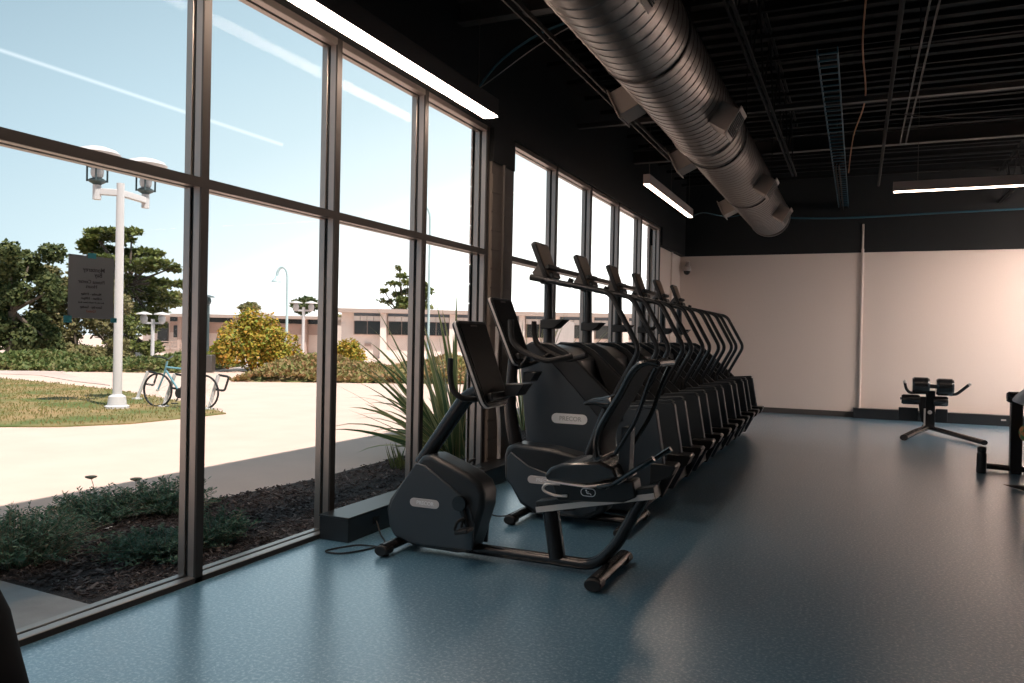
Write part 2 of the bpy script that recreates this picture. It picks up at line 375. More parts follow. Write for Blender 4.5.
MB().box(-3.49, -3.41, YE-.1, YE, 3.13, 3.22).build('bracket', 'fixture', t, bevel=.01)
MB().lathe((-3.45, YE-.13, 3.0), [(.03, .14), (.05, .12), (.085, .08), (.095, .03), (.09, 0)]).build('housing', 'fixture', t)
MB().ell((-3.45, YE-.13, 3.0), .075, .075, .085).build('dome', 'gloss', t)

# ------------------------------------------------------------------ ceiling steel, duct, lamps
def ibeam(x0, x1, y, z0, h=.22, w=.12):
    b = MB(); b.box(x0, x1, y-w/2, y+w/2, z0, z0+.02); b.box(x0, x1, y-w/2, y+w/2, z0+h-.02, z0+h); b.box(x0, x1, y-.006, y+.006, z0+.02, z0+h-.02); return b
for i, yy in enumerate((1.4, 6.6, 12.9)):
    struct('ceiling_beam', ibeam(WX+.03, XR, yy, 4.45), 'steel_mid', smooth=False)
b = MB(); b.box(-3.6, XR, 9.99, 10.07, 4.32, 4.38); struct('ceiling_beam', b, 'steel_mid')
def joist(x, y0, y1, z0, z1, name='roof_joist', m='steel_dark', step=.5):
    b = MB()
    for s in (-.035, .012): b.box(x+s, x+s+.023, y0, y1, z0, z0+.04); b.box(x+s, x+s+.023, y0, y1, z1-.04, z1)
    y = y0; up = True
    while y < y1-step:
        b.tube([(x, y, z0+.03 if up else z1-.03), (x, y+step, z1-.03 if up else z0+.03)], .010, 6); y += step; up = not up
    return tag(b.build(name, m), kind='structure')
joist(-.95, .5, 12.8, 4.05, 4.85, 'ceiling_beam_truss'); joist(-2.1, -1, 12.8, 4.25, 4.85, 'ceiling_beam_truss')
joist(2.4, 9, YE, 4.2, 4.85, 'ceiling_beam_truss'); joist(-.35, 12.9, YE, 4.2, 4.9, 'ceiling_beam_truss', step=.3)
joist(5.2, -1, YE, 4.2, 4.85, 'ceiling_beam_truss')
for i in range(14):                      # purlins catch the light
    yy = 7.4 + i*.72
    b = MB().box(-3.55, 6.5, yy, yy+.05, 4.78, 4.83); struct('ceiling_beam_purlin', b, 'steel_dark')
def strut(x, y0, y1, z, label):   # twin rails on drop rods
    t = thing('strut_channel', (x, y0, z), label, 'channel', None)
    for s in (-.04, .028): MB().box(x+s, x+s+.012, y0, y1, z, z+.04).build('rail', 'steel_mid', t)
    y = y0+.6
    while y < y1:
        MB().tube([(x, y, z+.02), (x, y, ZC)], .006, 6).build('hanger_rod', 'steel_dark', t)
        MB().box(x-.05, x+.05, y-.015, y+.015, z+.035, z+.05).build('clip', 'steel_mid', t); y += 1.7
strut(-2.34, 2.5, 10.5, 3.9, 'double steel hanging rail between the window wall and the round duct')
strut(.50, 3.0, 11.8, 4.2, 'double steel hanging rail over the right half of the gym')
b = MB(); b.tube([(.27, 4, 4.25), (.27, 15, 4.25)], .022, 10)
tag(b.build('ceiling_pipe', 'steel_dark'), 'dark pipe running under the roof deck beside the right hanging rail', 'pipe')
# blue ladder tray
t = thing('cable_tray', (-.32, 8, 4.25), 'dark blue ladder-like cable tray running under the roof deck to the end wall', 'cable tray')
for s in (-.42, -.24): MB().box(s, s+.012, 8, YE-.1, 4.24, 4.30).build('side_rail', 'blue_tray', t)
for i in range(46): MB().box(-.42, -.23, 8+i*.2, 8+i*.2+.02, 4.24, 4.255).build('rung', 'blue_tray', t)
def cable(name, pts, r, m, label, cat='cable', closed=False):
    return tag(MB().tube(smooth_path(pts, 8), r, 6).build(name, m), label, cat)
cable('ceiling_cable', [(-3.5, 6.9, 3.9), (-3.1, 6.6, 4.05), (-2.7, 6.5, 4.2), (-2.33, 6.5, 4.3)], .012, 'blue_tray', 'thick blue cable swagging from the window wall to the hanging rail')
cable('ceiling_cable', [(-3.5, 6.6, 3.75), (-3.2, 6.5, 3.82), (-2.7, 6.5, 4.1), (-2.35, 6.6, 4.3)], .005, 'fixture', 'thin pale cable sagging from the wall below the blue cable')
cable('ceiling_cable', [(.3, 10, 4.15), (1.2, 10, 4.02), (2.5, 10, 4.03), (4.0, 10, 4.15)], .006, 'steel_mid', 'thin grey cable sagging right of the right hanging rail')
cable('ceiling_cable', [(0.05, 7, 4.9), (-.02, 9, 4.7), (.02, 10.5, 4.5), (-.12, 12, 4.4), (-.2, 14, 4.3)], .009, 'orange', 'orange cable trailing along the roof deck beside the blue tray')
cable('ceiling_cable', [(-1.7, YE-.1, 4.1), (-.3, YE-.1, 4.03), (2, YE-.1, 4.06), (6, YE-.1, 4.1)], .02, 'blue_tray', 'blue-green pipe running across the top of the black end wall')
cable('ceiling_cable', [(-2.62, 13.6, 3.65), (-2.55, 14.2, 3.78), (-2.2, 14.6, 3.75), (-1.9, 14.7, 3.82)], .010, 'blue_tray', 'pale blue cable between the short window lamp and the end of the duct')
# spiral duct
DX, DZ, DR, DY1 = -1.64, 3.95, .375, 16.1
t = thing('air_duct', (DX, 4, DZ), 'large round spiral steel duct hanging along the ceiling towards the end wall', 'duct')
b = MB(); n = 36; PITCH = .15; turns = int((DY1+2)/PITCH); vs = []
prof_d = ((0, 0), (.132, 0), (.136, .005), (.146, .005), (.15, 0))
for i in range(turns*n+1):
    th = 2*math.pi*i/n; y = -2.0 + PITCH*i/n
    for dy, dr in prof_d: vs.append((DX + (DR+dr)*math.cos(th), y+dy-PITCH, DZ + (DR+dr)*math.sin(th)))
fs = [(i*5+j, (i+1)*5+j, (i+1)*5+j+1, i*5+j+1) for i in range(turns*n) for j in range(4)]
b.add(vs, fs); b.build('duct_tube', 'galv', t, angle=28)
b = MB(); b.lathe((DX, DY1, DZ), [(DR+.012, -.02), (DR+.015, .06), (DR-.03, .075), (DR*.6, .1), (.02, .11)], 36, (0, 1, 0)); b.build('end_cap', 'galv', t)
b = MB(); b.lathe((DX, 9.0, DZ), [(DR+.005, -.05), (DR+.022, -.045), (DR+.022, .045), (DR+.005, .05)], 36, (0, 1, 0)); b.build('joint_ring', 'galv', t)
for yy in (3.4, 6.2, 9.6, 12.6): 
    MB().lathe((DX, yy, DZ), [(DR+.004, -.014), (DR+.016, -.012), (DR+.016, .012), (DR+.004, .014)], 30, (0, 1, 0)).build('strap', 'duct_seam', t)
    for s in (-1, 1): MB().tube([(DX+s*DR, yy, DZ), (DX+s*DR, yy, ZC)], .006, 6).build('hanger_rod', 'steel_dark', t)
def register(y, ang):                      # square grille on a short collar
    d = V((math.cos(ang), 0, math.sin(ang))); tt = V((0, 1, 0)); s = d.cross(tt)
    c = V((DX, y, DZ)) + d*(DR+.09)
    r = MB().obox(c, d, tt, s, .10, .16, .12).build('register', 'register', t, bevel=.006)
    MB().obox(c+d*.105, d, tt, s, .006, .19, .15).build('face_frame', 'register', r, bevel=.003)
    g = MB()
    for i in range(-5, 6): g.obox(c+d*.113+s*(i*.020), (d+s*.7), tt, (s-d*.7), .003, .16, .010)
    g.build('louvres', 'steel_mid', r)
for yy, a in ((7.3, 205), (9.9, 205), (13.6, 205), (8.0, -32), (11.6, -32), (14.2, -32), (4.6, -32)): register(yy, math.radians(a))
def pendant(name, p0, p1, label, w=.09, h=.13, body='fixture', group='linear pendant lamps', lamp='lamp_soft'):
    p0, p1 = V(p0), V(p1); d = (p1-p0).normalized(); s = d.cross(V((0, 0, 1))); L = (p1-p0).length/2; c = (p0+p1)/2
    t = thing(name, tuple(c), label, 'pendant lamp', group)
    MB().obox(c+V((0, 0, h/2)), d, s, (0, 0, 1), L, w/2, h/2).build('housing', body, t, bevel=.004)
    MB().obox(c-V((0, 0, .004)), d, s, (0, 0, 1), L-.01, w/2-.008, .008).build('diffuser', lamp, t)
    if lamp == 'lamp_added': MB().obox(c+V((0, -w/2-.006, -.04)), d, s, (0, 0, 1), L, .004, .16).build('light_blocker', body, t)  # added blocker, keeps the end wall lamps' light off the duct
    for k in (-.9, 0, .9):
        q = c + d*(L*k)
        MB().tube([q+V((0, 0, h)), V((q.x, q.y, ZC))], .004, 6).build('suspension_wire', 'steel_mid', t)
    return t
pendant('pendant_lamp', (-3.26, 1.0, 3.6), (-3.26, 6.78, 3.6), 'long black linear lamp glowing over the top of the near window', .15, .16, 'fixture_dark', lamp='lamp')
pendant('pendant_lamp', (-2.66, 10.4, 3.6), (-2.66, 13.45, 3.6), 'short linear lamp hanging between the far window and the round duct')
pendant('pendant_lamp', (.40, 12.0, 3.6), (6.4, 12.0, 3.6), 'linear lamp hanging crosswise at the right edge of the gym')
pendant('pendant_lamp', (2.95, 15.2, 3.75), (7.6, 15.2, 3.75), 'unseen linear lamp added right in front of the end wall to brighten it', lamp='lamp_added')  # added out of view, as is the next, to light the end wall
pendant('pendant_lamp', (2.7, 13.6, 3.75), (7.6, 13.6, 3.75), 'unseen linear lamp added beyond the crosswise lamp to brighten the end wall', lamp='lamp_added')
pendant('pendant_lamp', (1.6, -1.4, 3.6), (6.6, -1.4, 3.6), 'unseen linear lamp added behind the camera for more light')  # added out of view for more light from behind the camera

# ------------------------------------------------------------------ recumbent bike
def console(root, xt, zt, xb, zb, y0, y1, th=.045, face='screen', edge='alloy'):
    ax = V((xb-xt, 0, zb-zt)); L = ax.length; ax.normalize(); n = V((-ax.z, 0, ax.x)); 
    if n.x < 0: n = -n                      # screen looks at the rider (+x)
    w = y1-y0; yc = (y0+y1)/2; c0 = V((xt, yc, zt)); yv = V((0, 1, 0))
    def outline(ins, r, taper=.0):
        o = []; hw = w/2-ins
        for cx, cw, a0 in ((ins+r, hw-r, 180), ):
            pass
        pts = []
        for sx, sy, a0 in ((1, 1, 0), (0, 1, 90), (0, -1, 180), (1, -1, 270)):
            rr = r*(1.9 if sx else 1)
            cxx = (L-ins-rr) if sx else (ins+rr); cyy = sy*(hw-rr - (taper if sx else 0))
            for k in range(6):
                a = math.radians(a0 + 90*k/5); pts.append((cxx + rr*math.cos(a), cyy + rr*math.sin(a)))
        return pts
    def plate(ins, r, d0, d1, taper=.03):
        b = MB(); o = outline(ins, r, taper); m = len(o)
        vs = [c0+ax*u+yv*v+n*d0 for u, v in o] + [c0+ax*u+yv*v+n*d1 for u, v in o]
        return b.add(vs, [tuple(range(m))[::-1], tuple(range(m, 2*m))] + [(i, (i+1) % m, m+(i+1) % m, m+i) for i in range(m)])
    c = plate(0, .035, -th, 0).build('console', 'black', root, bevel=.006)
    plate(-.004, .038, -th*.62, -th*.25).build('edge_trim', edge, c)
    plate(.022, .02, 0, .004).build('screen', face, c)
    b = MB(); b.obox(c0+ax*(L*.06)+n*.003, yv, ax, n, w*.11, .006, .004); b.build('top_clip', 'steel_mid', c)
    b = MB(); b.obox(c0+ax*(L*.90)+n*.02, yv, ax, n, w*.30, .028, .02); b.build('button_panel', 'black', c, bevel=.01)
    return c
def tray(root, x, y0, y1, z, L=.13):
    b = MB(); b.prism([(x, z), (x+L, z+.005), (x+L*.6, z-.08), (x, z-.085)], y0, y1); return b.build('accessory_tray', 'black', root, bevel=.006)
def foot(root, x, y0, y1, w=.050, h=.042):
    f = MB(); f.tube([(x, y0+.03, h+.012), (x, y1-.03, h+.012)], w*.85, 12, flat=.75); o = f.build('foot_bar', 'frame_metal', root)
    for ya, yb in ((y0, y0+.10), (y1-.10, y1)):
        c = MB(); c.tube([(x, ya, h), (x, yb, h)], w, 14, flat=.72); c.build('end_cap', 'rubber', o, bevel=.008)
    for yy in (y0+.06, y1-.06): MB().lathe((x, yy, 0), [(.03, 0), (.03, .02), (.02, .03)], 12).build('leveller', 'rubber', o)
    return o
def crank_set(root, x, z, y0, y1, ang, r=.15, bottom=.0):
    for s, y, a in ((-1, y0, ang), (1, y1, ang+math.pi)):
        d = V((math.cos(a), 0, math.sin(a))); c = V((x, y, z))
        arm = MB(); arm.tube([c-V((0, 0, 0)), c+d*r], [.026, .017], 8, flat=.6, up=(0, 1, 0)); ar = arm.build('crank_arm', 'frame_metal', root, bevel=.004)
        MB().lathe(c, [(.05, -.022), (.052, .0), (.045, .022)], 18, (0, 1, 0)).build('crank_hub', 'gloss', ar)
        e = c+d*r + V((0, s*.065, 0))
        p = MB(); p.obox(e, (1, 0, .25), (0, 1, 0), (-.25, 0, 1), .05, .05, .014); pd = p.build('pedal', 'rubber', ar, bevel=.008)
        MB().tube(smooth_path([e+V((-.045, -.05, .01)), e+V((-.03, -.04, .06)), e+V((-.01, 0, .075)), e+V((-.03, .04, .06)), e+V((-.045, .05, .01))]), .010, 6, flat=1.0).build('pedal_strap', 'rubber', pd)

Y1 = 4.76
rb = thing('recumbent_bike', (-2.1, Y1, 0), 'dark grey recumbent exercise bike nearest the camera with low seat and mesh backrest', 'exercise bike')
prof = [(-2.715, .674), (-2.637, .681), (-2.48, .625), (-2.35, .575), (-2.27, .52), (-2.238, .455), (-2.242, .36), (-2.275, .248), (-2.31, .137), (-2.34, .05), (-2.433, .036), (-2.76, .040), (-2.93, .085), (-2.978, .16), (-2.996, .272), (-2.973, .349), (-2.91, .432)]
sh = MB().prism(prof, Y1-.115, Y1+.115).build('housing', 'shell_dark', rb, bevel=.035, seg=4)
sp_ = [(-2.75, .62), (-2.68, .61), (-2.40, .43), (-2.33, .36), (-2.30, .25), (-2.31, .075), (-2.78, .065), (-2.92, .11), (-2.955, .18), (-2.965, .27), (-2.94, .345), (-2.86, .47)]
for y0, y1 in ((Y1-.128, Y1-.105), (Y1+.105, Y1+.128)):
    o = MB().prism(sp_, y0, y1).build('side_panel', 'shell', rb, bevel=.008)
    if y0 < Y1: badge(o, -2.675, Y1-.129, .353, .225, .058)
MB().tube(round_path([(-2.78, Y1, .60), (-2.44, Y1, 1.075), (-2.34, Y1, 1.12)], .1), .052, 16).build('mast', 'frame_metal', rb)
console(rb, -2.43, 1.60, -2.215, 1.03, 4.58, 5.02)
tray(rb, -2.20, 4.86, 5.02, 1.175, .15)
for s, y in ((-1, 4.50), (1, 5.08)):
    pth = smooth_path([(-2.425, y, 1.35), (-2.425, y, 1.24), (-2.40, y, 1.14), (-2.34, y+(-s)*.03, 1.09), (-2.30, Y1+s*.10, 1.08), (-2.33, Y1, 1.08)])
    MB().tube(pth, .019, 10).build('handlebar', 'rubber', rb)
foot(rb, -2.90, 4.44, 5.08); foot(rb, -1.40, 4.40, 5.12, .055)
spine = round_path([(-2.45, Y1, .055), (-1.50, Y1, .055), (-1.36, Y1, .20), (-1.175, Y1, .56)], .22, 8)
MB().tube(spine, .044, 14, flat=.85).build('frame', 'frame_metal', rb)
MB().tube(round_path([(-1.755, Y1, .075), (-1.81, Y1, .40)], .05), .056, 14).build('seat_post', 'frame_metal', rb)
u = V((.73, 0, .157)).normalized()
o = MB().obox(V((-1.50, Y1, .478)), u, (0, 1, 0), u.cross(V((0, 1, 0))), .395, .055, .038).build('seat_rail', 'black', rb, bevel=.006)
for s in (-.0565, .0565): MB().obox(V((-1.50, Y1+s, .462)), u, (0, 1, 0), u.cross(V((0, 1, 0))), .395, .003, .018).build('rail_face', 'alloy', o)
o = MB().prism([(-1.77, .565), (-1.24, .63), (-1.22, .53), (-1.30, .49), (-1.73, .455)], Y1-.085, Y1+.085).build('seat_carriage', 'black', rb, bevel=.012)
b = MB(); b.prism(pill(-1.525, .533, .10, .052), Y1-.089, Y1-.084); b.mi = 1; b.prism(pill(-1.525, .533, .088, .042), Y1-.0905, Y1-.088); b.mi = 0
b.ell((-1.537, Y1-.092, .545), .006, .002, .006, 8, 6); b.tube([(-1.536, Y1-.092, .538), (-1.530, Y1-.092, .526), (-1.510, Y1-.092, .527), (-1.503, Y1-.092, .517)], .0028, 6); b.tube([(-1.535, Y1-.092, .535), (-1.518, Y1-.092, .537)], .0022, 6)
b.build('round_emblem', ['badge_w', 'black'], o)
MB().tube(smooth_path([(-1.71, Y1-.10, .57), (-1.80, Y1-.10, .56), (-1.82, Y1-.10, .52), (-1.74, Y1-.10, .495), (-1.66, Y1-.10, .50)]), .009, 8).build('adjust_lever', 'alloy', rb)
# seat cushion
b = MB(); b.prism([(-1.765, .605), (-1.775, .64), (-1.74, .685), (-1.66, .72), (-1.52, .735), (-1.42, .75), (-1.33, .72), (-1.30, .655), (-1.50, .60)], 4.555, 4.965)
sc_ = b.build('seat', 'cushion', rb, bevel=.035, seg=4)
MB().prism([(-1.766, .590), (-1.766, .606), (-1.50, .596), (-1.29, .642), (-1.29, .625), (-1.50, .580)], 4.56, 4.96).build('seat_pan', 'alloy', sc_, bevel=.006)
bp = [(-1.44, .775), (-1.452, .86), (-1.43, .95), (-1.37, 1.06), (-1.305, 1.17), (-1.255, 1.27), (-1.20, 1.34), (-1.14, 1.365), (-1.08, 1.355)]
bp = [(p.x, p.y) for p in smooth_path([(x, z, 0) for x, z in bp], 3)]
bk = MB().ribbon(bp, 4.60, 4.93, .022).build('backrest', 'mesh_fabric', rb)
for y in (4.575, 4.955):
    MB().tube([(x, y, z) for x, z in bp], .022, 10, flat=.8).build('backrest_frame', 'cushion', bk)
    MB().tube(smooth_path([(-1.09, y, 1.33), (-1.13, y, 1.24), (-1.20, y, 1.03), (-1.27, y, .90), (-1.33, y, .80)]), .014, 8).build('back_stay', 'frame_metal', bk)
MB().tube([(bp[-1][0], 4.565, bp[-1][1]), (bp[-1][0], 4.965, bp[-1][1])], .022, 10).build('top_roll', 'cushion', bk)
MB().tube([(bp[0][0], 4.565, bp[0][1]), (bp[0][0], 4.965, bp[0][1])], .022, 10).build('bottom_roll', 'cushion', bk)
MB().prism([(-1.36, .60), (-1.28, .60), (-1.27, .95), (-1.33, .95)], 4.71, 4.82).build('back_bracket', 'shell', rb, bevel=.006)
for y in (4.53, 4.99):
    MB().tube(smooth_path([(-1.42, y, .60), (-1.33, y, .625), (-1.25, y, .68), (-1.18, y, .73), (-1.08, y, .80)]), [.016, .026], 10, flat=.7).build('seat_handle', 'gloss', rb)
MB().tube([(-1.38, 4.53, .60), (-1.38, 4.99, .60)], .016, 8).build('handle_crossbar', 'black', rb)
crank_set(rb, -2.395, .385, Y1-.145, Y1+.145, math.radians(-68), .175)

# ------------------------------------------------------------------ upright bike
Y2 = 6.05
ub = thing('upright_bike', (-2.1, Y2, 0), 'dark grey upright exercise bike standing behind the recumbent bike', 'exercise bike')
prof = [(-2.68, .50), (-2.66, .58), (-2.58, .615), (-2.25, .595), (-1.90, .53), (-1.78, .44), (-1.74, .30), (-1.80, .12), (-1.95, .05), (-2.40, .05), (-2.53, .12), (-2.62, .26), (-2.67, .30)]
MB().prism(prof, Y2-.12, Y2+.12).build('housing', 'shell_dark', ub, bevel=.035, seg=4)
sp_ = [(-2.64, .50), (-2.61, .545), (-2.45, .44), (-2.30, .40), (-1.95, .36), (-1.84, .28), (-1.86, .13), (-1.98, .08), (-2.38, .08), (-2.50, .14), (-2.59, .27), (-2.64, .32)]
for y0, y1 in ((Y2-.133, Y2-.11), (Y2+.11, Y2+.133)):
    o = MB().prism(sp_, y0, y1).build('side_panel', 'shell', ub, bevel=.008)
    if y0 < Y2: badge(o, -2.31, Y2-.134, .335, .28, .062)
MB().tube(round_path([(-2.62, Y2, .58), (-2.69, Y2, .9), (-2.66, Y2, 1.30)], .2), [.06, .045], 14).build('mast', 'frame_metal', ub)
console(ub, -2.80, 1.825, -2.575, 1.27, 5.87, 6.30)
tray(ub, -2.60, 6.12, 6.28, 1.20, .12)
for s, y in ((-1, 5.80), (1, 6.30)):
    pth = smooth_path([(-2.58, y, 1.635), (-2.575, y, 1.54), (-2.55, y, 1.45), (-2.45, y, 1.375), (-2.28, y, 1.315), (-2.16, y-s*.03, 1.33), (-2.07, y-s*.07, 1.355)])
    MB().tube(pth, .023, 10).build('handlebar', 'rubber', ub)
    MB().tube(smooth_path([(-2.62, Y2, 1.24), (-2.52, Y2+s*.12, 1.28), (-2.42, y, 1.355)]), .018, 8).build('handlebar_stem', 'frame_metal', ub)
foot(ub, -2.50, 5.66, 6.42); foot(ub, -1.60, 5.66, 6.44)
MB().tube([(-2.5, Y2, .06), (-1.58, Y2, .06)], .04, 12, flat=.8).build('base_tube', 'frame_metal', ub)
MB().tube([(-2.0, Y2, .5), (-1.84, Y2, .93)], .035, 12).build('seat_post', 'frame_metal', ub)
b = MB(); b.tube(smooth_path([(-2.02, Y2, .965), (-1.95, Y2, .985), (-1.86, Y2, .985), (-1.78, Y2, .985), (-1.73, Y2, .99)], 4), [.02, .032, .038, .042, .045, .05, .056, .064, .074, .085, .095, .10, .105, .105, .10, .085, .05][:17], 16, flat=.62); b.build('saddle', 'cushion', ub)
crank_set(ub, -2.02, .30, Y2-.15, Y2+.15, math.radians(-100))

# ------------------------------------------------------------------ stair climbers
SY = 6.85
NTH = ['nearest', 'second', 'third', 'fourth', 'fifth', 'farthest']
def make_climber():
    t = thing('stair_climber', (-2.15, SY, 0), '', 'stair climber', 'stair climbers in a row along the windows')
    y0, y1 = SY-.40, SY+.40
    # central drive housing with the curved hood
    hood = [(-2.72, .06), (-2.80, 1.30), (-2.78, 1.40), (-2.66, 1.43), (-2.48, 1.40), (-2.34, 1.30), (-2.30, 1.02), (-2.10, .70), (-1.70, .30), (-1.66, .06)]
    MB().prism(hood, y0+.06, y1-.06).build('drive_housing', 'shell_dark', t, bevel=.02, seg=3)
    panel = [(-2.64, .06), (-2.735, .60), (-2.80, 1.18), (-2.80, 1.33), (-2.58, 1.375), (-2.54, 1.36), (-2.02, .82), (-2.00, .77), (-2.16, .45), (-2.36, .06)]
    arch = [(-2.81, 1.30), (-2.80, 1.40), (-2.70, 1.455), (-2.50, 1.45), (-2.36, 1.38), (-2.20, 1.24), (-2.02, 1.07), (-1.86, .93), (-1.84, .80), (-1.98, .74), (-2.05, .80), (-2.30, 1.07), (-2.55, 1.32)]
    for k, (ya, yb) in enumerate(((y0, y0+.06), (y1-.06, y1))):
        s = MB().prism(panel, ya, yb).build('side_panel', 'shell', t, bevel=.012)
        if k == 0: badge(s, -2.325, y0-.001, .79, .33, .088, True)
        e = -.012 if k == 0 else .012
        MB().prism(arch, min(ya, ya+e)+.002, max(yb, yb+e)-.002).build('arch_fairing', 'shell_dark', t, bevel=.016, seg=3)
    rear = [(-1.98, .90), (-1.60, .925), (-1.565, .905), (-1.490, .46), (-1.50, .36), (-1.66, .04), (-2.30, .04), (-2.14, .44), (-1.96, .76)]
    for k, (ya, yb) in enumerate(((y0+.004, y0+.09), (y1-.09, y1-.004))):
        MB().prism(rear, ya, yb).build('rear_fairing', 'shell', t, bevel=.010)
        MB().prism([(-1.93, .92), (-1.60, .945), (-1.575, .925), (-1.93, .90)], ya-.004, yb+.004).build('fairing_cap', 'shell', t, bevel=.004)
        MB().prism([(-1.60, .465), (-1.40, .465), (-1.385, .445), (-1.42, .37), (-1.60, .28)], ya-.02 if k == 0 else ya-.10, yb+.10 if k == 0 else yb+.02).build('step_platform', 'black', t, bevel=.008)
    for i, (x, z) in enumerate(((-1.72, .42), (-1.92, .63), (-2.12, .84), (-2.32, 1.05))):
        s = MB().box(x-.24, x, y0+.1, y1-.1, z-.03, z).build('stair_tread', 'rubber', t, bevel=.004)
        MB().box(x-.24, x-.228, y0+.1, y1-.1, z, z+.19).build('riser', 'rubber', s)
    MB().box(-2.6, -1.75, y0+.07, y1-.07, 0, .06).build('base', 'rubber', t)
    # mast, console, tray
    MB().tube([(-2.69, SY, 1.38), (-2.70, SY, 2.04)], [.048, .042], 16).build('mast', 'rail_metal', t)
    console(t, -2.78, 2.385, -2.645, 2.03, SY-.17, SY+.17, .05, 'console_face', 'black')
    b = MB(); b.obox((-2.66, SY, 2.145), (.9, 0, .35), (0, 1, 0), (-.35, 0, .9), .022, .145, .020); b.build('reading_rack', 'rubber', t, bevel=.008)
    b = MB(); b.prism([(-2.84, 2.10), (-2.74, 2.22), (-2.68, 2.02), (-2.74, 1.99)], SY-.09, SY+.09); b.build('console_bracket', 'steel_mid', t, bevel=.01)
    tray(t, -2.74, SY-.10, SY+.08, 1.66, .23)
    b = MB(); b.tube([(-2.70, SY, 1.58), (-2.70, SY, 1.67)], .058, 14); b.build('tray_collar', 'black', t)
    # handrails
    MB().tube([(-2.69, y0+.05, 2.03), (-2.69, y1-.05, 2.03)], .024, 12).build('crossbar', 'rail_metal', t)
    for y in (y0+.05, y1-.05):
        MB().tube(round_path([(-2.73, y, 2.035), (-1.995, y, 1.895), (-1.725, y, 1.405), (-1.96, y, .97)], .075, 6), .024, 12).build('handrail', 'rail_metal', t)
        MB().tube([(-2.74, y, 2.036), (-2.60, y, 2.01)], .029, 12).build('grip', 'rubber', t)
        MB().lathe((-1.965, y, .90), [(.04, 0), (.04, .05), (.028, .09)], 12).build('rail_socket', 'black', t)
    MB().tube([(-2.60, SY+.30, 2.02), (-2.58, SY+.30, 2.07)], .028, 10).build('control_knob', 'rubber', t)
    return t
proto = make_climber()
climber_labels = ['stair climber nearest the camera, its badged side panel fully in view behind the bikes',
                  'second stair climber from the camera, directly behind the badged nearest one',
                  'third stair climber from the camera in the row along the windows',
                  'fourth stair climber from the camera in the row along the windows',
                  'fifth stair climber from the camera, last but one before the end wall',
                  'farthest stair climber, at the end of the row by the beige end wall']
for i in range(6):
    o = proto if i == 0 else copy_tree(proto)
    o.location = (-2.115, SY+1.17*i, 0); o['label'] = climber_labels[i]
# floor cables by the bikes
cable('power_cable', [(-3.29, 4.98, .09), (-3.2, 4.9, .02), (-3.05, 4.7, .008), (-3.15, 4.4, .008), (-3.3, 4.38, .008), (-3.2, 4.6, .008), (-2.98, 4.62, .02), (-2.93, 4.7, .05)], .006, 'rubber', 'thin black power cable looping on the floor by the recumbent bike')
cable('power_cable', [(-3.29, 6.6, .09), (-3.1, 6.3, .012), (-2.9, 6.1, .008), (-2.75, 5.9, .008), (-2.6, 5.85, .03), (-2.52, 6.0, .05)], .006, 'rubber', 'thin black power cable running to the front of the upright bike')

# ------------------------------------------------------------------ back extension bench by the end wall
q = V((1.10, 14.95, 0))
t = thing('back_extension_bench', tuple(q), 'black back extension bench with four round pads standing alone before the end wall', 'gym bench')
b = MB(); b.tube(round_path([(q.x-.42, 13.55, .05), (q.x-.22, 14.35, .07), (q.x, q.y-.05, .10), (q.x, q.y+.3, .09)], .25), .06, 10, flat=.8); b.build('leg', 'frame_metal', t)
b = MB(); b.tube(round_path([(q.x+.66, 13.55, .05), (q.x+.34, 14.35, .07), (q.x+.02, q.y, .10)], .25), .05, 10, flat=.8); b.build('leg', 'frame_metal', t)
MB().box(q.x-.03, q.x+.11, q.y-.03, q.y+.05, .08, .72).build('post', 'frame_metal', t, bevel=.008)
MB().prism([(q.x-.16, .62), (q.x-.03, .62), (q.x-.03, .15), (q.x-.10, .2)], q.y-.06, q.y-.01).build('post_arm', 'frame_metal', t, bevel=.01)
MB().box(q.x-.06, q.x-.035, q.y-.08, q.y-.06, .12, .42).build('post_scale', 'alloy', t)
MB().lathe((q.x+.03, q.y-.06, .36), [(.03, -.02), (.035, 0), (.02, .03)], 10, (0, 1, 0)).build('knob', 'alloy', t)
for dx, z, w, r in ((-.11, .80, .26, .145), (.25, .79, .26, .145), (-.26, .56, .28, .085), (.19, .55, .22, .085)):
    b = MB(); b.lathe((q.x+dx-w/2, q.y, z), [(r*.85, 0), (r, .03), (r, w-.03), (r*.85, w)], 18, (1, 0, 0)); b.build('pad', 'cushion', t)
for xa, xb in ((-.44, -.14), (.12, .30)): MB().box(q.x+xa, q.x+xb, q.y-.01, q.y+.03, .20, .42).build('foot_plate', 'shell_dark', t, bevel=.01)
MB().box(q.x-.2, q.x+.2, q.y+.0, q.y+.03, .28, .34).build('plate_bar', 'black', t)
MB().tube([(q.x-.2, q.y, .80), (q.x+.3, q.y, .79)], .035, 10).build('pad_axle', 'black', t)
MB().tube([(q.x-.42, q.y, .57), (q.x+.28, q.y, .56)], .022, 8).build('roller_axle', 'black', t)
for s in (-1, 1):
    tx = .60 if s > 0 else -.36
    h = MB().tube(smooth_path([(q.x+(.28 if s > 0 else -.18), q.y-.02, .68), (q.x+(.40 if s > 0 else -.27), q.y-.04, .68), (q.x+(.48 if s > 0 else -.33), q.y-.06, .74), (q.x+tx, q.y-.1, .86)]), .024, 8).build('handle', 'rubber', t)
    MB().lathe((q.x+tx, q.y-.1, .86), [(.026, -.02), (.026, .02)], 10, (.6*s, -.3, .7)).build('handle_tip', 'alloy', h)
